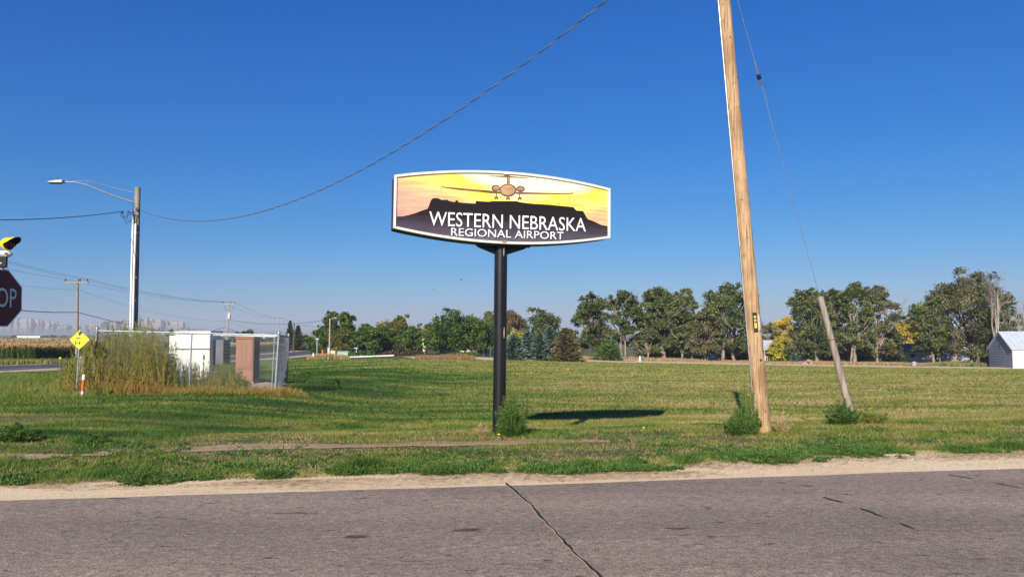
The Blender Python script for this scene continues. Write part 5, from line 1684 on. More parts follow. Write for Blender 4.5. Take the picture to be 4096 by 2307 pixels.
# leaning stub pole
SY = 13.6
st_top = at(3281, 1186, SY + .15); st_bot = at(3413, 1690, SY)
st_bot = st_bot + (st_bot - st_top) * .03
sb = thing('guy_stub_pole', 'short grey weathered stub pole leaning left that anchors the guy wire', 'pole', Vector((st_bot.x, st_bot.y, tz(st_bot.x, st_bot.y))))
MB().tube([st_bot.lerp(st_top, i / 6) for i in range(7)], [.066 - .012 * i / 6 for i in range(7)], 14).build('pole', M['greywood'], sb)
c = st_bot.lerp(st_top, .66)
MB().tube([c, c + (st_top - st_bot).normalized() * .02], .064, 14).build('band', M['rust'], sb)
# guy wire with strain insulator
gA = st_top + Vector((0, 0, -.04)); gB = ut - uax * .45
gw_root = thing('guy_wire', 'steel guy wire with black strain insulator between pole and stub', 'guy wire', gA)
def gp(py):
    # parameter along the wire for the photograph's row
    best, bt = 1e9, 0
    for i in range(2001):
        t = i / 2000; p = gA.lerp(gB, t) ; r = p - Vector((0, 0, EYE))
        f = r.y * math.cos(PITCH) + r.z * math.sin(PITCH)
        y = CY - FPX * ((-r.y * math.sin(PITCH) + r.z * math.cos(PITCH)) / f)
        if abs(y - py) < best: best, bt = abs(y - py), t
    return gA.lerp(gB, bt)
gd = (gB - gA).normalized(); gs = gd.cross(Vector((0, 1, 0))).normalized()
q = MB(); q.tube([gA, gp(440)], .0045, 6, False); q.tube([gp(440), gp(340)], .0045, 6, False); q.build('lower_strand', M['galv'], gw_root)
q = MB(); q.tube([gp(444), gp(420) - gs * .02, gp(375) - gs * .045, gp(345) - gs * .01], .004, 6, False); q.build('loop_tail', M['galv'], gw_root)
q = MB(); q.lathe(gp(320), [(.018, 0), (.036, .012), (.04, .03), (.03, .05), (.04, .07), (.036, .088), (.018, .1)], 14, gd); q.build('strain_insulator', M['black'], gw_root)
q = MB(); q.tube([gp(340), gp(322)], .016, 8); q.box(gp(334) + gs * .012, (.03, .02, .014)); q.build('thimble_clamp', M['rust'], gw_root)
q = MB(); pp = gp(271); rotm = Matrix((gs, Vector((0, 1, 0)), gd)).transposed()
q.box(pp, (.026, .014, .14), rot=rotm); cl = q.build('three_bolt_clamp', M['galv'], gw_root)
for k in (-1, 0, 1):
    q = MB(); q.lathe(pp + gd * k * .042 + Vector((0, -.012, 0)), [(.009, 0), (.009, .012)], 6, Vector((0, -1, 0))); q.build('bolt', M['rust'], cl)
q = MB(); q.tube([gp(300) + gs * .008, gp(225)], .0045, 6, False); q.tube([gp(300) - gs * .008, gp(235)], .0045, 6, False); q.tube([gp(235), gB], .005, 6, False); q.build('upper_strand', M['alu_cable'], gw_root)

# ------------------------------------------------------------------ wooden light pole by the enclosure, with its cables
PY = 34.5
pt = at(551, 750, PY); pbm = at(537, 1335, PY)
pbot = pt + (pbm - pt) * 1.0; pbot = Vector((pbm.x + (pbm.x - pt.x) * .25, PY, tz(pbm.x, PY) - .2))
lp = thing('street_light_pole', 'grey wooden street light pole with two white conduits behind the fence', 'light pole', pbot)
MB().tube([pbot, pbot.lerp(pt, .5), pt], [.16, .14, .125], 16).build('pole', M['greywood'], lp)
def along(px, py, dy=0.0): return at(px, py, PY + dy)
MB().tube([along(545, 812, -.1), along(480, 792, -.3), along(400, 762, -.6), along(345, 739, -.8), along(300, 729, -.95), along(258, 727, -1.05)], [.036, .034, .032, .03, .028, .027], 8).build('lamp_arm', M['galv'], lp)
MB().tube([along(545, 772, -.1), along(448, 749, -.4), along(355, 724, -.78), along(292, 724, -.98)], .009, 5).build('brace_rod', M['galv'], lp)
MB().tube([along(352, 724, -.78), along(349, 742, -.78)], .014, 5).build('strut', M['galv'], lp)
hd = along(228, 729, -1.1)
q = MB()
prof = [(-.37, -.005), (-.30, .035), (-.12, .07), (0, .10), (.20, .12), (.30, .09), (.33, .0), (.30, -.035), (.05, -.05), (-.30, -.03)]
n = len(prof); V = []
for s in (-1, -.55, .55, 1):
    k = 1 if abs(s) < 1 else .72
    V += [hd + Vector((a * (1 if abs(s) < 1 else .95), s * .15, c * k)) for a, c in prof]
F = [tuple(range(n - 1, -1, -1)), tuple(range(3 * n, 4 * n))]
for j in range(3):
    F += [(j * n + i, j * n + (i + 1) % n, (j + 1) * n + (i + 1) % n, (j + 1) * n + i) for i in range(n)]
q.add(V, F); lh = q.build('lamp_head', M['lamp_grey'], lp)
MB().lathe(hd + Vector((.02, 0, .1)), [(.05, 0), (.05, .08), (.03, .09)], 10).build('photocell', M['cable'], lh)
MB().box(hd + Vector((-.08, 0, -.05)), (.5, .22, .03), bev=.01).build('lens', M['blackmatt'], lh)
MB().tube([along(533, 855, -.2), along(526, 1100, -.2), along(520, 1420, -.2)], .05, 10).build('conduit', M['pvc'], lp)
MB().tube([along(543, 895, -.24), along(536, 1100, -.24), along(529, 1420, -.24)], .05, 10).build('conduit', M['pvc'], lp)
for k, y in enumerate((930, 1020, 1110, 1200, 1290)):
    MB().box(along(541 - k * 2.4, y, -.19), (.22, .03, .04)).build('conduit_strap', M['galv'], lp)
q = MB()
q.tube([along(528, 811, -.15), along(534, 826, -.3), along(530, 845, -.3), along(524, 858, -.3)], .012, 5)
q.tube([along(492, 843, -.4), along(484, 852, -.4), along(483, 862, -.4), along(492, 872, -.4), along(512, 862, -.4), along(532, 850, -.3)], .014, 5)
q.tube([along(490, 853, -.4), along(507, 896, -.4), along(520, 884, -.4), along(540, 888, -.3)], .014, 5)
q.tube([along(512, 848, -.4), along(508, 880, -.4), along(526, 884, -.4), along(536, 850, -.3)], .014, 5)
q.tube([along(515, 850, -.4), along(536, 850, -.3), along(532, 882, -.3)], .014, 5)
q.build('drip_loops', M['cable'], lp)
for px, py in ((489, 852), (514, 848), (534, 849)):
    MB().lathe(along(px, py, -.4) - Vector((0, 0, .04)), [(.02, 0), (.05, .02), (.05, .07), (.02, .09)], 8).build('splice', M['cable'], lp)
MB().lathe(along(551, 839, -.2), [(.03, -.1), (.07, -.08), (.07, .08), (.03, .1)], 8, (1, 0, -.6)).build('dead_end_clamp', M['cable'], lp)
A_ = along(566, 843, -.1)
wire('overhead_cable', A_, ut - uax * .15, 2.28, .011, 'cable', 'twisted overhead cable sagging from the light pole up across the sky', 'cable', None, twist=.55)
wire('overhead_cable', at(-90, 879, 26), along(494, 845, -.35),   .12, .012, 'cable', 'twisted overhead cable running left from the light pole', 'cable', None, twist=.55)

# ------------------------------------------------------------------ fenced enclosure with cabinets
FA = ground_pt(377, 25.0); FB = ground_pt(1104, 25.2); FC = ground_pt(1150, 33.6); FD = ground_pt(392, 34.0)
def ztop(px, py, Y): return at(px, py, Y).z
ZA, ZB, ZC, ZD = ztop(383, 1322, 25), ztop(1116, 1340, 25.2), ztop(1156, 1345, 33.6), ztop(470, 1330, 34)
fence = thing('chain_link_fence', 'grey chain link fence around the utility cabinets', 'fence', FA)
def post(p, zt, r, top_off=(0, 0)):
    t = Vector((p.x + top_off[0], p.y + top_off[1], zt + .06))
    MB().tube([p + Vector((0, 0, -.2)), t], r, 10).build('post', M['galv'], fence)
    MB().lathe(t, [(r * 1.25, 0), (r * 1.25, .03), (r * .7, .07), (.005, .085)], 10).build('post_cap', M['galv'], fence)
post(FA, ZA, .045, (.09, 0)); post(FB, ZB, .045, (.10, 0)); post(FC, ZC, .045, (.05, 0)); post(FD, ZD, .035)
def mid_post(a, b, za, zb, t, r=.026):
    p = a.lerp(b, t); z = za + (zb - za) * t
    MB().tube([Vector((p.x, p.y, tz(p.x, p.y) - .2)), Vector((p.x + .05, p.y, z))], r, 8).build('post', M['galv'], fence)
mid_post(FA, FB, ZA, ZB, .527); mid_post(FA, FD, ZA, ZD, .5)
mid_post(FD, FC, ZD, ZC, .1); mid_post(FD, FC, ZD, ZC, .52)
def rail(a, b, za, zb, r=.021, dz=0, off=.08):
    MB().tube([Vector((a.x + off, a.y, za - dz)), Vector((b.x + off, b.y, zb - dz))], r, 8).build('top_rail', M['galv'], fence)
rail(FA, FB, ZA, ZB); rail(FB, FC, ZB, ZC - .02); rail(FC, FD, ZC, ZD); rail(FA, FD, ZA, ZD)
gp0, gp1 = FA.lerp(FB, .64), FA.lerp(FB, .985)
rail(gp0, gp1, ZA + (ZB - ZA) * .64, ZB, .018, .055)
MB().tube([Vector((gp1.x + .05, gp1.y, ZB - .06)), Vector((gp1.x - .02, gp1.y, gp1.z + .1))], .02, 8).build('gate_stile', M['galv'], fence)
def link(a, b, za, zb, step=.085, r=.0028, name='wire_mesh', inset=0.0, belly=0.0):
    """diagonal wires in both directions, clipped to the panel between a and b."""
    L = math.hypot(b.x - a.x, b.y - a.y); h0 = .05
    H = min(za, zb) - max(a.z, b.z) - h0
    mb = MB()
    def P(s, z):
        t = s / L
        base = a.z + (b.z - a.z) * t; top = za + (zb - za) * t
        bl = belly * math.sin(PI * t) * math.sin(PI * min(1, z / H)) 
        return Vector((a.x + (b.x - a.x) * t + .08 * z / H + bl, a.y + (b.y - a.y) * t, base + h0 + (top - base - h0) * z / H))
    s = -H
    while s < L:
        for sg in (1, -1):
            s0, s1 = max(0, s), min(L, s + H)
            if s1 - s0 < .05: continue
            z0, z1 = s0 - s, s1 - s
            if sg < 0: z0, z1 = H - z0, H - z1
            k = 2 if belly == 0 else 6
            mb.tube([P(s0 + (s1 - s0) * i / k, z0 + (z1 - z0) * i / k) for i in range(k + 1)], r, 3, False)
        s += step
    mb.build(name, M['wire'], fence)['kind'] = 'stuff'
link(FA, FB, ZA, ZB)
link(FB, FC, ZB, ZC, belly=.12)
link(FD, FC, ZD, ZC, .09)
link(FA, FD, ZA, ZD, .09)
# tie wires on the leaning corner post
for z in (.7, 1.0, 1.35):
    p = FA + Vector((.05, -.05, z)); MB().tube([p + Vector((-.06, 0, -.02)), p + Vector((.22, 0, .05))], .006, 4).build('tie_wire', M['rust'], fence)

def cabinet(name, label, px0, px1, py_t, py_b, Y, depth, bodym, parts):
    a, b = at(px0, py_b, Y), at(px1, py_b, Y); zt = at(px0, py_t, Y).z
    z0 = min(a.z, tz((a.x + b.x) / 2, Y)) - .05
    root = thing(name, label, 'utility cabinet', Vector(((a.x + b.x) / 2, Y, z0)))
    w = b.x - a.x; h = zt - a.z
    fn = lambda u, d, z: Vector((a.x + u, Y + d, a.z + z))
    parts(root, fn, w, h, depth, a.z - z0)
    return root
def white_parts(root, fn, w, h, D, drop):
    q = MB(); quadbox(q, fn, 0, w, 0, D, 0, h - .1); q.build('body', M['cab_white'], root)
    q = MB(); quadbox(q, fn, -.02, w + .04, -.06, D + .06, h - .1, h); q.build('roof_cap', M['cab_white'], root)
    q = MB(); quadbox(q, fn, -.05, w + .05, -.08, D + .08, -.12 - drop, 0); q.build('plinth', M['concrete'], root)
    q = MB(); quadbox(q, fn, .03, w * .5 - .008, -.022, 0, .05, h * .62); q.build('door', M['cab_white'], root)
    q = MB(); quadbox(q, fn, w * .5 + .008, w - .03, -.022, 0, .05, h * .62); d = q.build('door', M['cab_white'], root)
    q = MB(); quadbox(q, fn, w - .25, w - .19, -.045, -.022, h * .42, h * .52); q.build('handle', M['darkwall'], d)
    q = MB(); quadbox(q, fn, .03, w - .03, -.02, 0, h * .65, h - .14); q.build('upper_panel', M['cab_white'], root)
    q = MB(); quadbox(q, fn, .0, w, -.03, -.0, h * .625, h * .645); q.build('seam', M['cab_grey'], root)
    for t in (.12, .32, .74, .93):
        q = MB(); q.tube([fn(w * t - .03, D * .4, h), fn(w * t - .03, D * .4, h + .05), fn(w * t + .03, D * .4, h + .05), fn(w * t + .03, D * .4, h)], .008, 5); q.build('lifting_eye', M['galv'], root)
    q = MB(); quadbox(q, fn, -.27, -.005, .05, D - .1, h * .48, h - .18); q.build('side_cabinet', M['cab_white'], root)
    q = MB(); quadbox(q, fn, w + .005, w + .42, D * .3, D - .05, h * .32, h * .82); q.build('cooling_unit', M['cab_grey'], root)
    for k in range(6):
        q = MB(); quadbox(q, fn, w + .42, w + .44, D * .34, D - .1, h * (.36 + k * .07), h * (.39 + k * .07)); q.build('louver', M['darkwall'], root)
cabinet('white_cabinet', 'tall white equipment cabinet inside the chain link fence', 697, 836, 1324, 1522, 30.5, 1.15, 'cab_white', white_parts)
def brown_parts(root, fn, w, h, D, drop):
    q = MB(); quadbox(q, fn, 0, w, 0, D, 0, h - .05); q.build('body', M['cab_brown'], root)
    q = MB(); quadbox(q, fn, -.03, w + .03, -.05, D + .03, h - .05, h + .02); q.build('lid', M['cab_brown'], root)
    q = MB(); quadbox(q, fn, .04, w - .04, -.025, 0, h * .33, h - .12); d = q.build('door', M['cab_brown'], root)
    for k in range(3):
        u0 = .08 + (w - .16) * k / 3
        q = MB(); quadbox(q, fn, u0 + .015, u0 + (w - .16) / 3 - .015, -.035, -.025, h * .36, h - .17); q.build('door_panel', M['cab_brown'], d)
    q = MB(); quadbox(q, fn, .0, w, -.03, 0, h * .29, h * .32); q.build('seam', M['cab_brown2'], root)
    q = MB(); quadbox(q, fn, .05, w - .05, -.015, 0, .05, h * .28); q.build('lower_panel', M['cab_brown'], root)
    q = MB(); quadbox(q, fn, -.06, w + .06, -.08, D + .08, -.12 - drop, 0); q.build('plinth', M['concrete'], root)
    q = MB(); quadbox(q, fn, w - .0, w + .02, .05, D - .05, .1, h - .15); q.build('side_shade_panel', M['darkwall'], root)  # dark sheet painting shade onto the cabinet's right side
cabinet('brown_cabinet', 'brown equipment cabinet at the right inside the fence', 941, 1011, 1349, 1526, 30.5, .75, 'cab_brown', brown_parts)
def ped_parts(m):
    def f(root, fn, w, h, D, drop):
        q = MB(); quadbox(q, fn, 0, w, 0, D, -drop, h * .9); q.build('body', M[m], root)
        q = MB(); quadbox(q, fn, -.02, w + .02, -.02, D + .02, h * .9, h); q.build('lid', M[m], root)
        q = MB(); quadbox(q, fn, w * .1, w * .9, -.015, 0, h * .1, h * .8); q.build('door', M[m], root)
    return f
cabinet('pedestal', 'pale green left telephone pedestal half buried in weeds', 523, 533, 1374, 1470, 31.5, .2, 'cab_green', ped_parts('cab_green'))
cabinet('pedestal', 'pale green slim telephone pedestal right of its taller twin', 539, 547, 1376, 1470, 31.9, .2, 'cab_green', ped_parts('cab_green'))
cabinet('cream_cabinet', 'cream utility cabinet hidden behind tall weeds in the fence', 557, 637, 1376, 1490, 31.2, .8, 'cab_cream', ped_parts('cab_cream'))
def meter_parts(root, fn, w, h, D, drop):
    q = MB(); q.tube([fn(w * .3, .06, -drop), fn(w * .3, .06, h)], .09, 10); q.build('post', M['greywood'], root)
    q = MB(); quadbox(q, fn, w * .45, w * .9, -.05, .12, h * .45, h * .96); q.build('meter_box', M['cab_grey'], root)
    q = MB(); q.lathe(fn(w * .67, -.05, h * .75), [(.075, 0), (.075, .06), (.05, .09)], 12, (0, -1, 0)); q.build('meter', M['glass'], root)
cabinet('meter_post', 'wooden post with a grey meter box beside the white cabinet', 636, 676, 1338, 1510, 30.9, .2, 'greywood', meter_parts)
# gravel pile and pad inside the fence
pad = ground_pt(1000, 28.6)
set_props(MB().box(pad + Vector((-.1, .5, -.03)), (2.2, 2.4, .2)).build('concrete_pad', M['concrete'], None, pad), 'low concrete pad the brown cabinet stands behind', 'concrete pad')
q = MB(); p = ground_pt(1070, 27.2)
V, F = [], []
for i in range(7):
    for j in range(14):
        r_ = .62 * (1 - i / 6) ** 1.0; an = 2 * PI * j / 14
        V.append(p + Vector((math.cos(an) * r_ * 1.4, math.sin(an) * r_, .26 * math.sin(i / 6 * PI / 2) + random.uniform(-.02, .02))))
for i in range(6):
    for j in range(14): F.append((i * 14 + j, i * 14 + (j + 1) % 14, (i + 1) * 14 + (j + 1) % 14, (i + 1) * 14 + j))
q.add(V, F); set_props(q.build('gravel_pile', M['stone'], None, p), 'small heap of pink gravel in the right fence corner', 'gravel pile')

# bus stop ahead sign, stump, marker post
SGY = 24.3
g = ground_pt(311, SGY)
bs = thing('bus_stop_sign', 'yellow green diamond school bus stop ahead sign left of the fence', 'sign', g)
c = at(318, 1358, SGY - .05)
t_ = (at(318, 1315, SGY) - at(311, 1450, SGY)).normalized()
bu = Vector((1, .10, -.0)).normalized(); bv = (t_ - bu * t_.dot(bu)).normalized(); bn = bu.cross(bv)
if bn.y > 0: bn = -bn
MB().tube([Vector((g.x, g.y + .03, g.z - .1)), at(321, 1325, SGY + .04)], .028, 6).build('post', M['galv'], bs)
S = .305
bfn = lambda u, v, d: c + bu * u + bv * v + bn * d
def rdiam(k, rr=.05):
    pts = []
    for i in range(4):
        a = PI / 2 * i
        tip = Vector((math.cos(a), math.sin(a))) * k
        prv = Vector((math.cos(a - PI / 2), math.sin(a - PI / 2))) * k; nxt = Vector((math.cos(a + PI / 2), math.sin(a + PI / 2))) * k
        p0 = tip.lerp(prv, rr); p1 = tip.lerp(nxt, rr)
        for s in (0, .5, 1):
            q_ = (p0.lerp(tip, s)).lerp(tip.lerp(p1, s), s); pts.append((q_.x, q_.y))
    return pts
K = .315
MB().prism(rdiam(K), bfn, -.004, 0).build('panel', M['fluoyel'], bs)
q = MB(); o_, i_ = rdiam(K - .018), rdiam(K - .027); n = len(o_)
q.add([bfn(u, v, .002) for u, v in o_] + [bfn(u, v, .002) for u, v in i_], [(k, (k + 1) % n, n + (k + 1) % n, n + k) for k in range(n)]); q.build('border', M['ink'], bs)
q = MB()
def flat(mb, poly, d): mb.add([bfn(u, v, d) for u, v in poly], [tuple(range(len(poly)))])
s_ = .00415                                          # metres per pixel of the close-up, roughly
def bp_(x, y): return ((x - 548) * s_ * .258, -(y - 525) * s_ * .258)
flat(q, [bp_(*p) for p in ((570, 255), (485, 345), (520, 345), (520, 405), (580, 405), (580, 350), (655, 350))], .002); q.build('arrow', M['ink'], bs)
q = MB()
flat(q, [bp_(*p) for p in ((430, 505), (440, 480), (480, 465), (560, 465), (590, 480), (595, 505))], .002)
flat(q, [bp_(*p) for p in ((415, 565), (415, 640), (580, 640), (580, 565))], .002)
flat(q, [bp_(*p) for p in ((425, 640), (425, 690), (445, 690), (445, 640))], .002); flat(q, [bp_(*p) for p in ((540, 640), (540, 690), (562, 690), (562, 640))], .002)
for x in (632, 665): flat(q, [bp_(*p) for p in ((x - 5, 575), (x - 9, 635), (x + 7, 635), (x + 5, 575))], .002)
bus = q.build('bus_pictogram', M['ink'], bs)
q = MB(); flat(q, [bp_(*p) for p in ((460, 580), (460, 622), (535, 622), (535, 580))], .004); flat(q, [bp_(*p) for p in ((425, 590), (425, 600), (450, 600), (450, 590))], .004); flat(q, [bp_(*p) for p in ((545, 590), (545, 600), (575, 600), (575, 590))], .004); q.build('bus_grille', M['fluoyel'], bus)
q = MB(); flat(q, [bp_(*p) for p in ((525, 478), (525, 503), (588, 503), (580, 478))], .004); q.build('bus_light', M['inkred'], bus)
q = MB(); flat(q, [bp_(375 + 20 * math.cos(a), 580 + 22 * math.sin(a)) for a in np.linspace(0, 2 * PI, 10)[:-1]], .003); q.build('stop_arm', M['inkorange'], bus)
MB().lathe(bfn(.005, .205, 0), [(.014, 0), (.014, .008), (.008, .012)], 8, bn).build('bolt', M['galv'], bs)

g = ground_pt(333, 25.3)
set_props(MB().tube([g + Vector((0, 0, -.1)), g + Vector((0, 0, .5)), at(333, 1424, 25.3)], [.16, .145, .14], 14).build('wood_bollard', M['greywood'], None, g), 'thick weathered cut wooden post beside the bus stop sign', 'wooden post')
MKY = 23.2
g = at(329, 1583, MKY)
mk = thing('cable_marker', 'orange and white cable marker post in front of the weeds', 'marker post', Vector((g.x, g.y, tz(g.x, g.y))))
tp = at(336, 1498, MKY)
ax = (tp - g)
MB().lathe(g + ax * -.12, [(.042, 0), (.044, ax.length * .36)], 12, ax).build('base_sleeve', M['pvc'], mk)
MB().lathe(g + ax * .22, [(.046, 0), (.046, ax.length * .55)], 12, ax).build('orange_sleeve', M['orange'], mk)
MB().lathe(g + ax * .77, [(.046, 0), (.048, ax.length * .15), (.042, ax.length * .21), (.02, ax.length * .24)], 12, ax).build('white_cap', M['white'], mk)

# ------------------------------------------------------------------ stop sign with beacon at the left edge
STY = 10.2
scx = at(-9, 1190, STY)
stp = thing('stop_sign', 'red stop sign with yellow hooded beacon cut off by the left edge', 'stop sign', Vector((scx.x, STY, tz(scx.x, STY))))
su = Vector((math.cos(R(79)), math.sin(R(79)), 0)).normalized()
sv = Vector((-.03, 0, 1)).normalized(); sv = (sv - su * sv.dot(su)).normalized(); sn = su.cross(sv)
if sn.y > 0: sn = -sn
sfn = lambda u, v, d: scx + su * u + sv * v + sn * d
RAD = .43
octo = lambda r: [(r * math.cos(PI / 8 + i * PI / 4), r * math.sin(PI / 8 + i * PI / 4)) for i in range(8)]
MB().prism(octo(RAD), sfn, -.006, 0).build('panel', M['signwhite'], stp)
q = MB(); q.add([sfn(u, v, .003) for u, v in octo(RAD - .017)], [tuple(range(8))]); o = q.build('red_face', M['stopred'], stp)
if o.data.polygons[0].normal.dot(sn) < 0: o.data.flip_normals()
q = MB(); put_text(q, 'STOP', -.30, .30, -.13, .14, sfn, .006); q.build('lettering', M['signwhite'], stp)
MB().lathe(sfn(-.02, .31, .003), [(.018, 0), (.018, .01), (.01, .014)], 10, sn).build('bolt', M['galv'], stp)
MB().lathe(sfn(-.02, -.31, .003), [(.018, 0), (.018, .01), (.01, .014)], 10, sn).build('bolt', M['galv'], stp)
pz = sfn(-.02, 0, -.05)
MB().box(Vector((pz.x, pz.y, (pz.z + .45 + tz(pz.x, pz.y)) / 2)), (.05, .05, pz.z + .45 - tz(pz.x, pz.y)), R(79)).build('post', M['galv'], stp)
# control box, solar housing and beacon on top
cb = at(14, 1048, STY - .02)
MB().box(cb, (.085, .09, .15), R(25), bev=.008).build('control_box', M['blackmatt'], stp)
MB().tube([at(8, 1078, STY), at(12, 1066, STY)], .02, 8).build('neck', M['galv'], stp)
MB().lathe(cb + Vector((.0, -.05, -.02)), [(.012, 0), (.012, .008)], 8, (.3, -1, 0)).build('button', M['galv'], stp)
hb = at(22, 1016, STY)
MB().box(hb + Vector((-.03, .0, .0)), (.21, .14, .085), R(12), bev=.035).build('beacon_housing', M['white'], stp)
MB().box(hb + Vector((.06, -.08, .0)), (.03, .02, .02), R(12)).build('beacon_port', M['blackmatt'], stp)
bc = at(34, 976, STY)
bd = Vector((.93, -.36, 0)).normalized()
MB().lathe(bc - bd * .05, [(.05, -.02), (.084, 0), (.088, .05), (.084, .055)], 20, bd).build('beacon_body', M['amberyel'], stp)
MB().lathe(bc, [(.079, .006), (.06, .03), (.03, .04)], 20, bd).build('beacon_lens', M['lensdark'], stp)
q = MB()
bx = Vector((-bd.y, bd.x, 0))
V, F = [], []; na = 15; nd = 6
for layer in (0, 1):
    for j in range(nd):
        for i in range(na):
            an = R(-18) + R(216) * i / (na - 1)
            reach = .02 + .175 * (max(0, math.sin(an)) ** .6 if 0 < an < PI else 0) + .03
            rr = .091 - layer * .004
            V.append(bc + bd * (-.03 + reach * j / (nd - 1)) + bx * (rr * math.cos(an)) + Vector((0, 0, rr * math.sin(an))))
for layer, nm_, mt_ in ((0, 'beacon_visor', 'amberyel'), (1, 'visor_lining', 'blackmatt')):
    F = []
    for j in range(nd - 1):
        for i in range(na - 1):
            f = (j * na + i, j * na + i + 1, (j + 1) * na + i + 1, (j + 1) * na + i)
            F.append(f if layer == 0 else f[::-1])
    q = MB(); q.add(V[layer * na * nd:(layer + 1) * na * nd], F, True); q.build(nm_, M[mt_], stp)

# ------------------------------------------------------------------ grass
def blades(name, label, X, Y, h, w, tone, leaf='grass', lean=.5, kind='stuff', zoff=0.0, parent=None):
    n = len(X)
    Z = T(X, Y) + zoff - .01
    an = rng.uniform(0, 2 * PI, n)
    b = np.stack([np.cos(an), np.sin(an), np.zeros(n)], 1) * (w / 2)[:, None]
    ln = rng.normal(0, lean, (n, 2)) * h[:, None]
    C = np.stack([X, Y, Z], 1)
    tip = C + np.stack([ln[:, 0], ln[:, 1], h * rng.uniform(.75, 1.05, n)], 1)
    V = np.stack([C - b, C + b, tip], 1).reshape(-1, 3)
    o = np_mesh(name, V, np.arange(3 * n).reshape(-1, 3), LEAF[leaf], parent=parent, tone=np.repeat(tone, 3))
    if parent is None: set_props(o, label, kind=kind)
    return o

def field_tone(X, Y):
    d = dist_road(X, Y)
    t = .40 + .10 * (1 - sstep(-4, 8, X)) + .50 * (fbm(X * .11 + .5 * fbm(X * .3, Y * .3, 2), Y * .42, 31, 3) - .5) + 1.08 * (fbm(X * .62 + 2 * vnoise(X * .2, Y * .3, 8), Y * 2.1, 41, 3) - .5)
    left = (1 - sstep(-6, 3, X)) * (1 - sstep(45, 80, Y))
    t = t + .27 * left * sstep(4.3, 6, d)
    sw = np.sin((X + 9 - (Y - 24) * .10) * 1.05)
    lm = sstep(22, 30, Y) * (1 - sstep(105, 130, Y)) * sstep(-.47 * Y - 3, -.40 * Y - 1, X) * (1 - sstep(-.24 * Y, -.10 * Y, X))
    t = t + lm * (.16 + .16 * sw) - .07 * sstep(0, 6, X) * sstep(13, 17, Y) * (1 - sstep(34, 60, Y))
    t = t + .14 * np.exp(-((d - 5.0) / .7) ** 2)
    return t

def in_view(X, Y, m=3.0): return np.abs(X) < Y * .72 + m

def near_grass():
    n = 620000
    d = .75 + 10.5 * rng.uniform(0, 1, n) ** 1.25
    X = rng.uniform(-17, 18, n)
    Y = d / .988 + 7.995 + .1539 * X
    ok = in_view(X, Y, 1.5) & (d > edge_d(X) + rng.normal(0, .07, n))
    # thin on the bare strip
    bare = (X > -5.8) & (X < 1.8) & (d > 2.95 - .12 * fbm(X * .8, X * 0, 7)) & (d < 3.25 + .3 * fbm(X * .7, X * 0 + 5, 8) * (1 - sstep(.2, 1.9, X)))
    ok &= ~(bare & (rng.uniform(size=n) < .42 + .9 * (fbm(X * 1.6, d * 4, 64, 3) - .3)))
    gapn = fbm(X * .9, Y * 1.6, 61, 3)
    ok &= ~((d < 4) & (gapn > .60) & (rng.uniform(size=n) < .75))
    X, Y, d = X[ok], Y[ok], d[ok]
    n = len(X)
    clump = fbm(X * 1.8, Y * 2.4, 71, 3)
    t = field_tone(X, Y)
    verge = 1 - sstep(2.4, 4.0, d)
    t = t * (1 - verge) + verge * (.46 + .75 * (clump - .5))
    t = t + rng.normal(0, .10, n)
    edge = np.exp(-((d - edge_d(X) - .25) / .22) ** 2)
    t = t + .30 * edge * sstep(.40, .62, clump)
    h = rng.uniform(.025, .068, n) * (.6 + 1.1 * clump)
    h = h + .07 * edge * sstep(.42, .62, clump)
    worn = fbm(X * .55, Y * .9, 101, 3); tall = fbm(X * 1.1 + 7, Y * 1.3, 102, 2)
    t = t - .30 * sstep(.56, .68, worn) + .16 * sstep(.62, .78, tall)
    h = h * (1 - .45 * sstep(.56, .68, worn)) * (1 + .9 * sstep(.62, .80, tall))
    w = rng.uniform(.006, .013, n)
    blades('verge_grass', 'green and straw coloured grass on the road verge', X, Y, h, w, t, lean=.55)
near_grass()

def verge_weeds():
    # broad-leaved weeds sprawling along the gravel edge and through the verge
    n = 9000
    X = rng.uniform(-13, 15, n); k = rng.uniform(size=n)
    d = np.where(k < .62, edge_d(X) + np.abs(rng.normal(0, .30, n)) - .06, rng.uniform(.9, 4.2, n))
    Y = d / .988 + 7.995 + .1539 * X
    cl = fbm(X * .85, d * 1.1, 66, 3)
    ok = in_view(X, Y, 1) & ((cl > .46) | ((k > .985))) & (d > .35)
    ok &= ~((d > 2.4) & (cl < .58))
    X, Y, cl, d = X[ok], Y[ok], cl[ok], d[ok]; n = len(X)
    m = 34
    h = rng.uniform(.03, .085, n) * (.6 + 2.4 * (cl - .45)).clip(.5, 2.2); r = h * rng.uniform(1.0, 1.9, n)
    u = unit(n * m).reshape(n, m, 3); u[..., 2] = np.abs(u[..., 2])
    q = rng.uniform(.25, 1, (n, m, 1)) ** .6
    C = np.stack([X, Y, T(X, Y)], 1)[:, None, :] + u * q * np.stack([r, r, h], 1)[:, None, :]
    V, F = leaf_quads(C.reshape(-1, 3), rng.uniform(.018, .045, n * m), aspect=.42, axis=(u + np.array([0, 0, .5])).reshape(-1, 3))
    tone = (rng.uniform(-.15, .5, (n, 1)) + .25 * q[..., 0] + rng.normal(0, .14, (n, m))).ravel()
    o = np_mesh('verge_weeds', V, F, LEAF['lush'], tone=np.repeat(tone, 4))
    set_props(o, 'dark green low weeds sprawling along the gravel edge', kind='stuff')
verge_weeds()

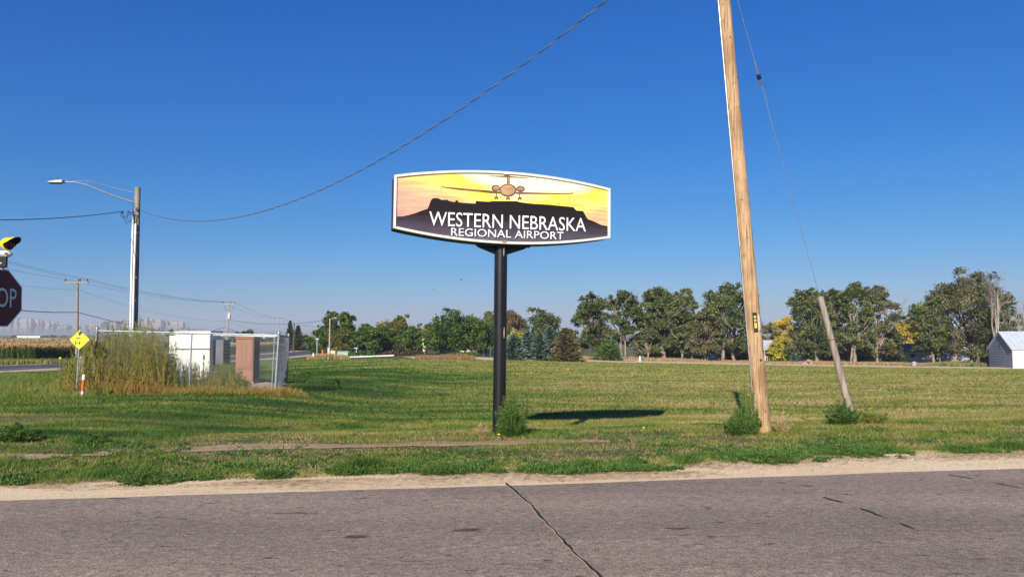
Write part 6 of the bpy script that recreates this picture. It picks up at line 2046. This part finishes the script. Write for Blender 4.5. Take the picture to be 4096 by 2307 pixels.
def mid_grass():
    n = 380000
    Y = 17 + 36 * rng.uniform(0, 1, n) ** 1.35
    X = (rng.uniform(-1, 1, n)) * (Y * .74 + 2)
    d = dist_road(X, Y)
    ok = d > 8.5
    ok &= ~((hw(X, Y) > -9) & (hw(X, Y) < 9.0)) & (hw(X, Y) > 8.8)
    X, Y = X[ok], Y[ok]; n = len(X)
    t = field_tone(X, Y) + rng.normal(0, .11, n)
    sw = fbm(X * .22, Y * 1.3, 51, 3)
    h = rng.uniform(.03, .10, n) * (.6 + 1.1 * sw)
    w = (.010 + .00055 * Y) * rng.uniform(.7, 1.4, n)
    blades('field_grass', 'mown hay field grass in the middle distance', X, Y, h, w, t - .12 * (sw - .5), lean=.75)
mid_grass()

def far_grass():
    n = 350000
    Y = 48 + 96 * rng.uniform(0, 1, n) ** 1.15
    X = rng.uniform(-1, 1, n) * (Y * .73 + 2)
    # far edge of the field follows the farm track
    fx = np.array([-60] + [p[0] for p in FAR] + [160.]); fy = np.array([134.] + [p[1] for p in FAR] + [112.])
    ok = (hw(X, Y) > 8.9) & (Y < np.interp(X, fx, fy) - 2.9 - .8 * fbm(X * .2, X * 0, 14))
    X, Y = X[ok], Y[ok]; n = len(X)
    t = field_tone(X, Y) + rng.normal(0, .10, n) + .03
    sw = fbm(X * .10, Y * .55, 52, 3)
    h = rng.uniform(.04, .13, n) * (.5 + 1.3 * sw)
    w = (.0016 * Y) * rng.uniform(.7, 1.4, n)
    blades('field_grass', 'mown hay field grass in the far half of the field', X, Y, h, w, t - .16 * (sw - .5), lean=.8)
far_grass()

def left_weeds():
    # rank grass and weeds left of the enclosure
    n = 46000
    Y = 20 + 20 * rng.uniform(0, 1, n); px = rng.uniform(-150, 400, n)
    X = (px - CX) / FPX * Y
    ok = dist_road(X, Y) > 8.8
    X, Y = X[ok], Y[ok]; n = len(X)
    t = .62 + .5 * (fbm(X * .5, Y * .5, 81, 3) - .5) + rng.normal(0, .13, n)
    h = rng.uniform(.12, .42, n) * sstep(20, 26, Y) * (.5 + fbm(X * .6, Y * .6, 82, 2)); h = np.maximum(h, .08)
    blades('rank_grass', 'rank green grass and weeds left of the fence', X, Y, h, rng.uniform(.02, .04, n), t, lean=.35)
left_weeds()

def straw():
    n = 26000
    X = rng.uniform(-10, 13, n)
    d = np.abs(rng.normal(0, .42, n)) * -1 + edge_d(X) + .15
    ok = (d > .05) & (fbm(X * .55, d * 4, 90, 3) > .47 - .05 * sstep(-3, -7, X))
    X, d = X[ok], d[ok]; n = len(X)
    Y = d / .988 + 7.995 + .1539 * X
    an = rng.normal(0, .35, n); L = rng.uniform(.03, .12, n)
    u = np.stack([np.cos(an), np.sin(an), np.zeros(n)], 1); v = np.stack([-np.sin(an), np.cos(an), np.zeros(n)], 1) * .003
    C = np.stack([X, Y, np.full(n, .012)], 1)
    V = np.stack([C - u * L[:, None] / 2, C - v, C + u * L[:, None] / 2 + np.array([0, 0, .015]), C + v], 1).reshape(-1, 3)
    o = np_mesh('dry_cuttings', V, np.arange(4 * n).reshape(-1, 4), LEAF['dry'], tone=np.repeat(rng.uniform(0, .5, n) ** 1.2, 4))
    set_props(o, 'dry grass cuttings scattered on the gravel shoulder', kind='stuff')
straw()

def strip_litter():
    n = 5200
    X = rng.uniform(-7.6, 2.2, n); d = rng.normal(3.15, .2, n)
    Y = d / .988 + 7.995 + .1539 * X
    an = rng.uniform(-.7, .7, n); L = rng.uniform(.03, .11, n)
    u = np.stack([np.cos(an), np.sin(an), np.zeros(n)], 1); v = np.stack([-np.sin(an), np.cos(an), np.zeros(n)], 1) * .0035
    C = np.stack([X, Y, T(X, Y) + .018], 1)
    V = np.stack([C - u * L[:, None] / 2, C - v, C + u * L[:, None] / 2 + np.array([0, 0, .012]), C + v], 1).reshape(-1, 3)
    o = np_mesh('dry_litter', V, np.arange(4 * n).reshape(-1, 4), LEAF['dry'], tone=np.repeat(rng.uniform(0, .9, n), 4))
    set_props(o, 'dry grass litter on the bare earth strip', kind='stuff')
strip_litter()

def pebbles():
    n = 4500
    X = rng.uniform(-11, 13, n); d = rng.uniform(-.05, 1.35, n) ** 1.0
    ok = d < edge_d(X) + .1
    X, d = X[ok], d[ok]; n = len(X)
    Y = d / .988 + 7.995 + .1539 * X
    r = .003 + .007 * rng.uniform(0, 1, n) ** 3
    C = np.stack([X, Y, .004 + r * .3], 1)
    A = np.array([[1, 0, 0], [0, 1, 0], [-1, 0, 0], [0, -1, 0], [0, 0, .8], [0, 0, -.8]], float)
    V = (C[:, None, :] + A[None] * r[:, None, None] * rng.uniform(.7, 1.3, (n, 6, 1))).reshape(-1, 3)
    f = np.array([[0, 1, 4], [1, 2, 4], [2, 3, 4], [3, 0, 4], [1, 0, 5], [2, 1, 5], [3, 2, 5], [0, 3, 5]])
    F = (np.arange(n)[:, None, None] * 6 + f[None]).reshape(-1, 3)
    o = np_mesh('gravel_pebbles', V, F, leafmat('pebble_stone', [(0, (.34, .26, .18)), (.6, (.56, .44, .30)), (1, (.66, .55, .42))], 0), tone=np.repeat(rng.uniform(0, 1, n), 6))
    set_props(o, 'loose pebbles on the gravel shoulder', kind='stuff')
pebbles()

# ------------------------------------------------------------------ weeds that can be told apart
def weed(name, label, px, py_top, Y, wpx, leaf, n, lsize, cone=.8, tone_base=.5, group=None, cat='weed', stems=26, depth=.8, xoff=0, stemm='stem_green', aspect=.28):
    g = ground_pt(px, Y)
    H = at(px, py_top, Y).z - g.z
    W = wpx / FPX * Y
    root = thing(name, label, cat, g, group)
    sm = MB(); tips = []
    for k in range(stems):
        an = k * 2.39996; rr = W * .5 * math.sqrt((k + .5) / stems)
        hh = H * (1 - cone * (rr / (W * .5)) ** 1.3) * random.choice((.45, .6, .75, .88, 1.0))
        hh = max(hh, H * .18)
        tip = g + Vector((math.cos(an) * rr, math.sin(an) * rr * depth, hh))
        b0 = g + Vector((math.cos(an) * rr * .25, math.sin(an) * rr * .25 * depth, 0))
        sm.tube([b0, b0.lerp(tip, .5) + Vector((0, 0, hh * .06)), tip], [.006 + .003 * H, .005, .002], 4, False)
        tips.append((b0, tip))
    sm.build('stems', M[stemm], root)['kind'] = 'stuff'
    n = int(n * 1.8); lsize = lsize * .66
    per = n // stems
    P, A, Tn = [], [], []
    for b0, tip in tips:
        s = rng.uniform(.12, 1.06, per)
        b0a, ta = np.array(b0), np.array(tip)
        p = b0a + (ta - b0a) * s[:, None]
        spread = (.028 + .062 * W) * (1.2 - s)
        off = rng.normal(size=(per, 3)) * spread[:, None]; off[:, 2] *= .6
        P.append(p + off)
        A.append(off / (np.linalg.norm(off, axis=1)[:, None] + 1e-6) + np.array([0, 0, .9]))
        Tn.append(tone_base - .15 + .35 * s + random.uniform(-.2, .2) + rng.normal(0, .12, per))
    C = np.concatenate(P); C[:, 2] = np.maximum(C[:, 2], g.z + .01)
    V, F = leaf_quads(C, rng.uniform(.6, 1.3, len(C)) * lsize, aspect=aspect, axis=np.concatenate(A))
    np_mesh('foliage', V, F, LEAF[leaf], root, tone=np.repeat(np.concatenate(Tn), 4))
    return root
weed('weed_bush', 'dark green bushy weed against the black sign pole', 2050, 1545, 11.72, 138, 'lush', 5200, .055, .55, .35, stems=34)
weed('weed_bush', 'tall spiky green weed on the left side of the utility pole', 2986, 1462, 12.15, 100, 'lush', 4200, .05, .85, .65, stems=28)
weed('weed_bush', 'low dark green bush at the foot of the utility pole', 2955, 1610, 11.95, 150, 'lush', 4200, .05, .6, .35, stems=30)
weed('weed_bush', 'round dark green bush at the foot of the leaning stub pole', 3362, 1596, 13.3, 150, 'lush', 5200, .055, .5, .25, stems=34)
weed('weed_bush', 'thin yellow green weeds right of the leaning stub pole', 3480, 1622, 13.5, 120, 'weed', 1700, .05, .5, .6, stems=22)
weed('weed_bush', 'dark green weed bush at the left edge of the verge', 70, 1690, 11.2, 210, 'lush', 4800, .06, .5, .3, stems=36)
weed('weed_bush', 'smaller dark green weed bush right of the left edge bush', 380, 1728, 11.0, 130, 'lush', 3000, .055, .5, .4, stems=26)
weed('dry_tuft', 'pale dry grass tuft left of the sign pole foot', 1926, 1690, 11.9, 70, 'dry', 260, .10, .4, .6, cat='grass tuft', stems=16, stemm='stem_dry', aspect=.1)
weed('dry_tuft', 'pale arching grass stems right of the utility pole foot', 3115, 1630, 12.2, 90, 'dry', 240, .12, .4, .5, cat='grass tuft', stems=14, stemm='stem_dry', aspect=.1)
EG = 'weed clumps along the gravel edge'
for px, Y, w, h, lb in ((1110, 8.45, 150, 40, 'low weed clump on the gravel edge under the fence end'), (1780, 8.72, 190, 44, 'wide low weed clump on the gravel edge under the sign pole'), (2330, 9.05, 130, 38, 'low weed clump on the gravel edge under the sign shadow'), (2530, 9.3, 90, 34, 'small weed clump on the gravel edge right of the sign shadow'),
                     (2740, 9.5, 110, 36, 'small weed clump on the gravel edge left of the utility pole'), (3070, 9.45, 210, 52, 'broad dark weed clump on the gravel edge below the utility pole'), (3430, 9.95, 150, 34, 'flat weed clump on the gravel edge below the stub pole'), (3830, 10.2, 120, 30, 'flat weed clump on the gravel near the right edge'),
                     (4010, 10.6, 120, 28, 'flattest weed clump on the gravel at the right edge'), (620, 8.15, 230, 50, 'broad weed clump on the gravel edge at the left'), (1380, 8.7, 150, 40, 'weed clump on the gravel edge left of the sign pole'), (3265, 9.45, 40, 22, 'tiny weed standing alone in the gravel below the stub pole')):
    g = ground_pt(px, Y)
    base_py = 1335 + (EYE - g.z) / Y * FPX
    weed('gravel_weed', lb, px, base_py - h * .72, Y, w * 1.25, 'lush', int(1400 * max(.35, w / 130)), .05, .55, .3, EG, stems=22, depth=.7)
# yellow dandelion-like flowers
for px, Y, lb in ((1996, 11.35, 'small yellow flower at the foot of the sign pole'), (2571, 12.15, 'small yellow flower in the grass right of the sign')):
    g = ground_pt(px, Y); rt = thing('yellow_flower', lb, 'flower', g)
    MB().tube([g, g + Vector((0, 0, .09))], .003, 5).build('stem', M['stem_green'], rt)
    MB().lathe(g + Vector((0, 0, .085)), [(.006, 0), (.022, .008), (.018, .016), (.005, .02)], 10).build('head', M['tagyellow'], rt)
g = ground_pt(240, 24); rt = thing('sunflower', 'small yellow sunflower left of the bus stop sign', 'flower', g)
hp = at(241, 1432, 24)
MB().tube([g, hp], .012, 5).build('stem', M['stem_green'], rt)
MB().lathe(hp, [(.014, -.01), (.036, 0), (.032, .012), (.008, .02)], 10, (0, -1, .2)).build('head', M['tagyellow'], rt)

def stalk_field(name, label, X, Y, H, leaf='weed', nl=26, ls=(.05, .13), stemw=.008, red=.75, kind='stuff'):
    n = len(X); Z = T(X, Y)
    lean = rng.normal(0, .13, (n, 2))
    Vs, Ts, Fs = [], [], []; base = 0
    top = np.stack([X + lean[:, 0] * H, Y + lean[:, 1] * H, Z + H], 1); bot = np.stack([X, Y, Z - .02], 1)
    for a in (0., 1.57):
        d = np.array([math.cos(a), math.sin(a), 0]) * stemw
        V = np.stack([bot - d, bot + d, top + d * .4, top - d * .4], 1).reshape(-1, 3)
        Vs.append(V); Fs.append(np.arange(4 * n).reshape(-1, 4) + base); base += 4 * n
        tb = rng.uniform(.0, .35, n)
        Ts.append(np.stack([tb, tb, tb + .3, tb + .3], 1).ravel())
    s = rng.uniform(.10, 1, (n, nl))
    sp_ = bot[:, None, :] + (top - bot)[:, None, :] * s[..., None]
    an = rng.uniform(0, 2 * PI, (n, nl))
    spread = H[:, None] * .16 * (1.1 - s) * rng.uniform(.1, 1, (n, nl))
    C = sp_ + np.stack([np.cos(an) * spread, np.sin(an) * spread, spread * .5], -1)
    A = np.stack([np.cos(an) * .6, np.sin(an) * .6, np.full_like(an, 1.0)], -1)
    sz = rng.uniform(ls[0], ls[1], (n, nl))
    V, F = leaf_quads(C.reshape(-1, 3), sz.ravel(), aspect=.22, axis=A.reshape(-1, 3))
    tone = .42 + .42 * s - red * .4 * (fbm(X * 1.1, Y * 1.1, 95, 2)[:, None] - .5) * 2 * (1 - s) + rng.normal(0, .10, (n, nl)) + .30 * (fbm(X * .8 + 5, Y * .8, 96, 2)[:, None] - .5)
    Vs.append(V); Fs.append(F + base); Ts.append(np.repeat(tone.ravel(), 4))
    o = np_mesh(name, np.concatenate(Vs), np.concatenate(Fs), LEAF[leaf], tone=np.concatenate(Ts))
    return set_props(o, label, kind=kind)

def enclosure_weeds():
    n = 3600
    px = rng.uniform(250, 1010, n); Y = rng.uniform(24.6, 31.0, n)
    dens = np.interp(px, [250, 330, 420, 640, 720, 860, 930, 1010], [.5, .9, 1, .95, .24, .18, .30, .10])
    X = (px - CX) / FPX * Y
    ok = rng.uniform(size=n) < dens * (.25 + 1.5 * fbm(X * 1.2, Y * 1.2, 99, 2))
    px, Y, X = px[ok], Y[ok], X[ok]
    hm = np.interp(px, [250, 330, 400, 520, 640, 680, 720, 800, 860, 940, 1010], [.7, 1.3, 1.9, 2.1, 1.9, 1.25, .95, .85, 1.05, .85, .4])
    H = hm * rng.uniform(.42, 1.18, len(X))
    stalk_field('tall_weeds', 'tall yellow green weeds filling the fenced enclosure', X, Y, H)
    # dry reddish skirt along the foot of the fence
    n = 13000
    px = rng.uniform(300, 1240, n); Y = 24.2 + np.abs(rng.normal(0, .9, n))
    X = (px - CX) / FPX * Y
    h = rng.uniform(.10, .55, n) * (.3 + 1.3 * fbm(X * 1.1, Y * 1.1, 98, 2)) * np.interp(px, [300, 420, 660, 720, 900, 1110, 1200, 1240], [.9, 1.1, .9, .6, .6, .8, .6, .2])
    t = np.clip(rng.normal(.36, .2, n) + .7 * (fbm(X * 1.2, Y, 97, 2) - .5), 0, 1)
    blades('dry_weeds', 'dry brown grass along the foot of the fence', X, Y, h, rng.uniform(.015, .03, n), t, 'weed', lean=.3)
enclosure_weeds()
def tall_one(px, top, Y, label):
    g = ground_pt(px, Y); H = at(px, top, Y).z - g.z
    k = 6; X = g.x + rng.normal(0, .13, k); Yv = Y + rng.normal(0, .13, k)
    o = stalk_field('tall_weed', label, X, Yv, H * rng.uniform(.72, 1.0, k), nl=75, ls=(.05, .12), stemw=.011, kind='thing')
    o['category'] = 'weed'
tall_one(612, 1252, 26.2, 'tallest weed stalk standing above the fence in front of the butte')
tall_one(438, 1264, 25.6, 'tall weed stalk above the fence at the left of the light pole')
tall_one(468, 1275, 26.0, 'shorter weed stalk between the tall weed and light pole')
shrub('juniper', 'dark shrub at the foot of the street light pole left side', 505, 1304, 33.6, 92, 'darkspruce', 2600, .12)
shrub('juniper', 'olive brown shrub at the foot of the street light pole right side', 560, 1308, 33.2, 60, 'brownspruce', 1500, .12)

# two birds in the sky
for px, py, lb in ((1845, 1120, 'tiny dark bird flying left of the sign pole, the larger one'), (1731, 1157, 'tiny dark bird flying farther left, the smaller one')):
    p = at(px, py, 70); rt = thing('bird', lb, 'bird', p)
    k = 1.0 if px == 1845 else .55
    MB().lathe(p - Vector((.09 * k, 0, .02)), [(.01, 0), (.03 * k, .05 * k), (.035 * k, .1 * k), (.02 * k, .16 * k), (.006, .2 * k)], 8, (1, 0, .2)).build('body', M['cable'], rt)
    q = MB()
    for s in (-1, 1):
        q.add([p + Vector((-.03, 0, 0)) * k, p + Vector((.05, 0, .0)) * k, p + Vector((.03, .16 * s, .1)) * k, p + Vector((-.04, .2 * s, .12)) * k], [(0, 1, 2, 3)])
    q.build('wing', M['cable'], rt)

# ------------------------------------------------------------------ haze
hz, n, l, out = newmat('haze_air')
pv = n.new('ShaderNodeVolumePrincipled')
pv.inputs['Color'].default_value = (.80, .84, .92, 1)
pv.inputs['Density'].default_value = 0.00020
pv.inputs['Anisotropy'].default_value = 0.0
l.new(pv.outputs[0], out.inputs['Volume'])
q = MB(); q.box((0, 2290, 50), (7400, 5600, 122))
hb_ = q.build('haze', hz)
set_props(hb_, 'thin pale haze in the air', kind='stuff')
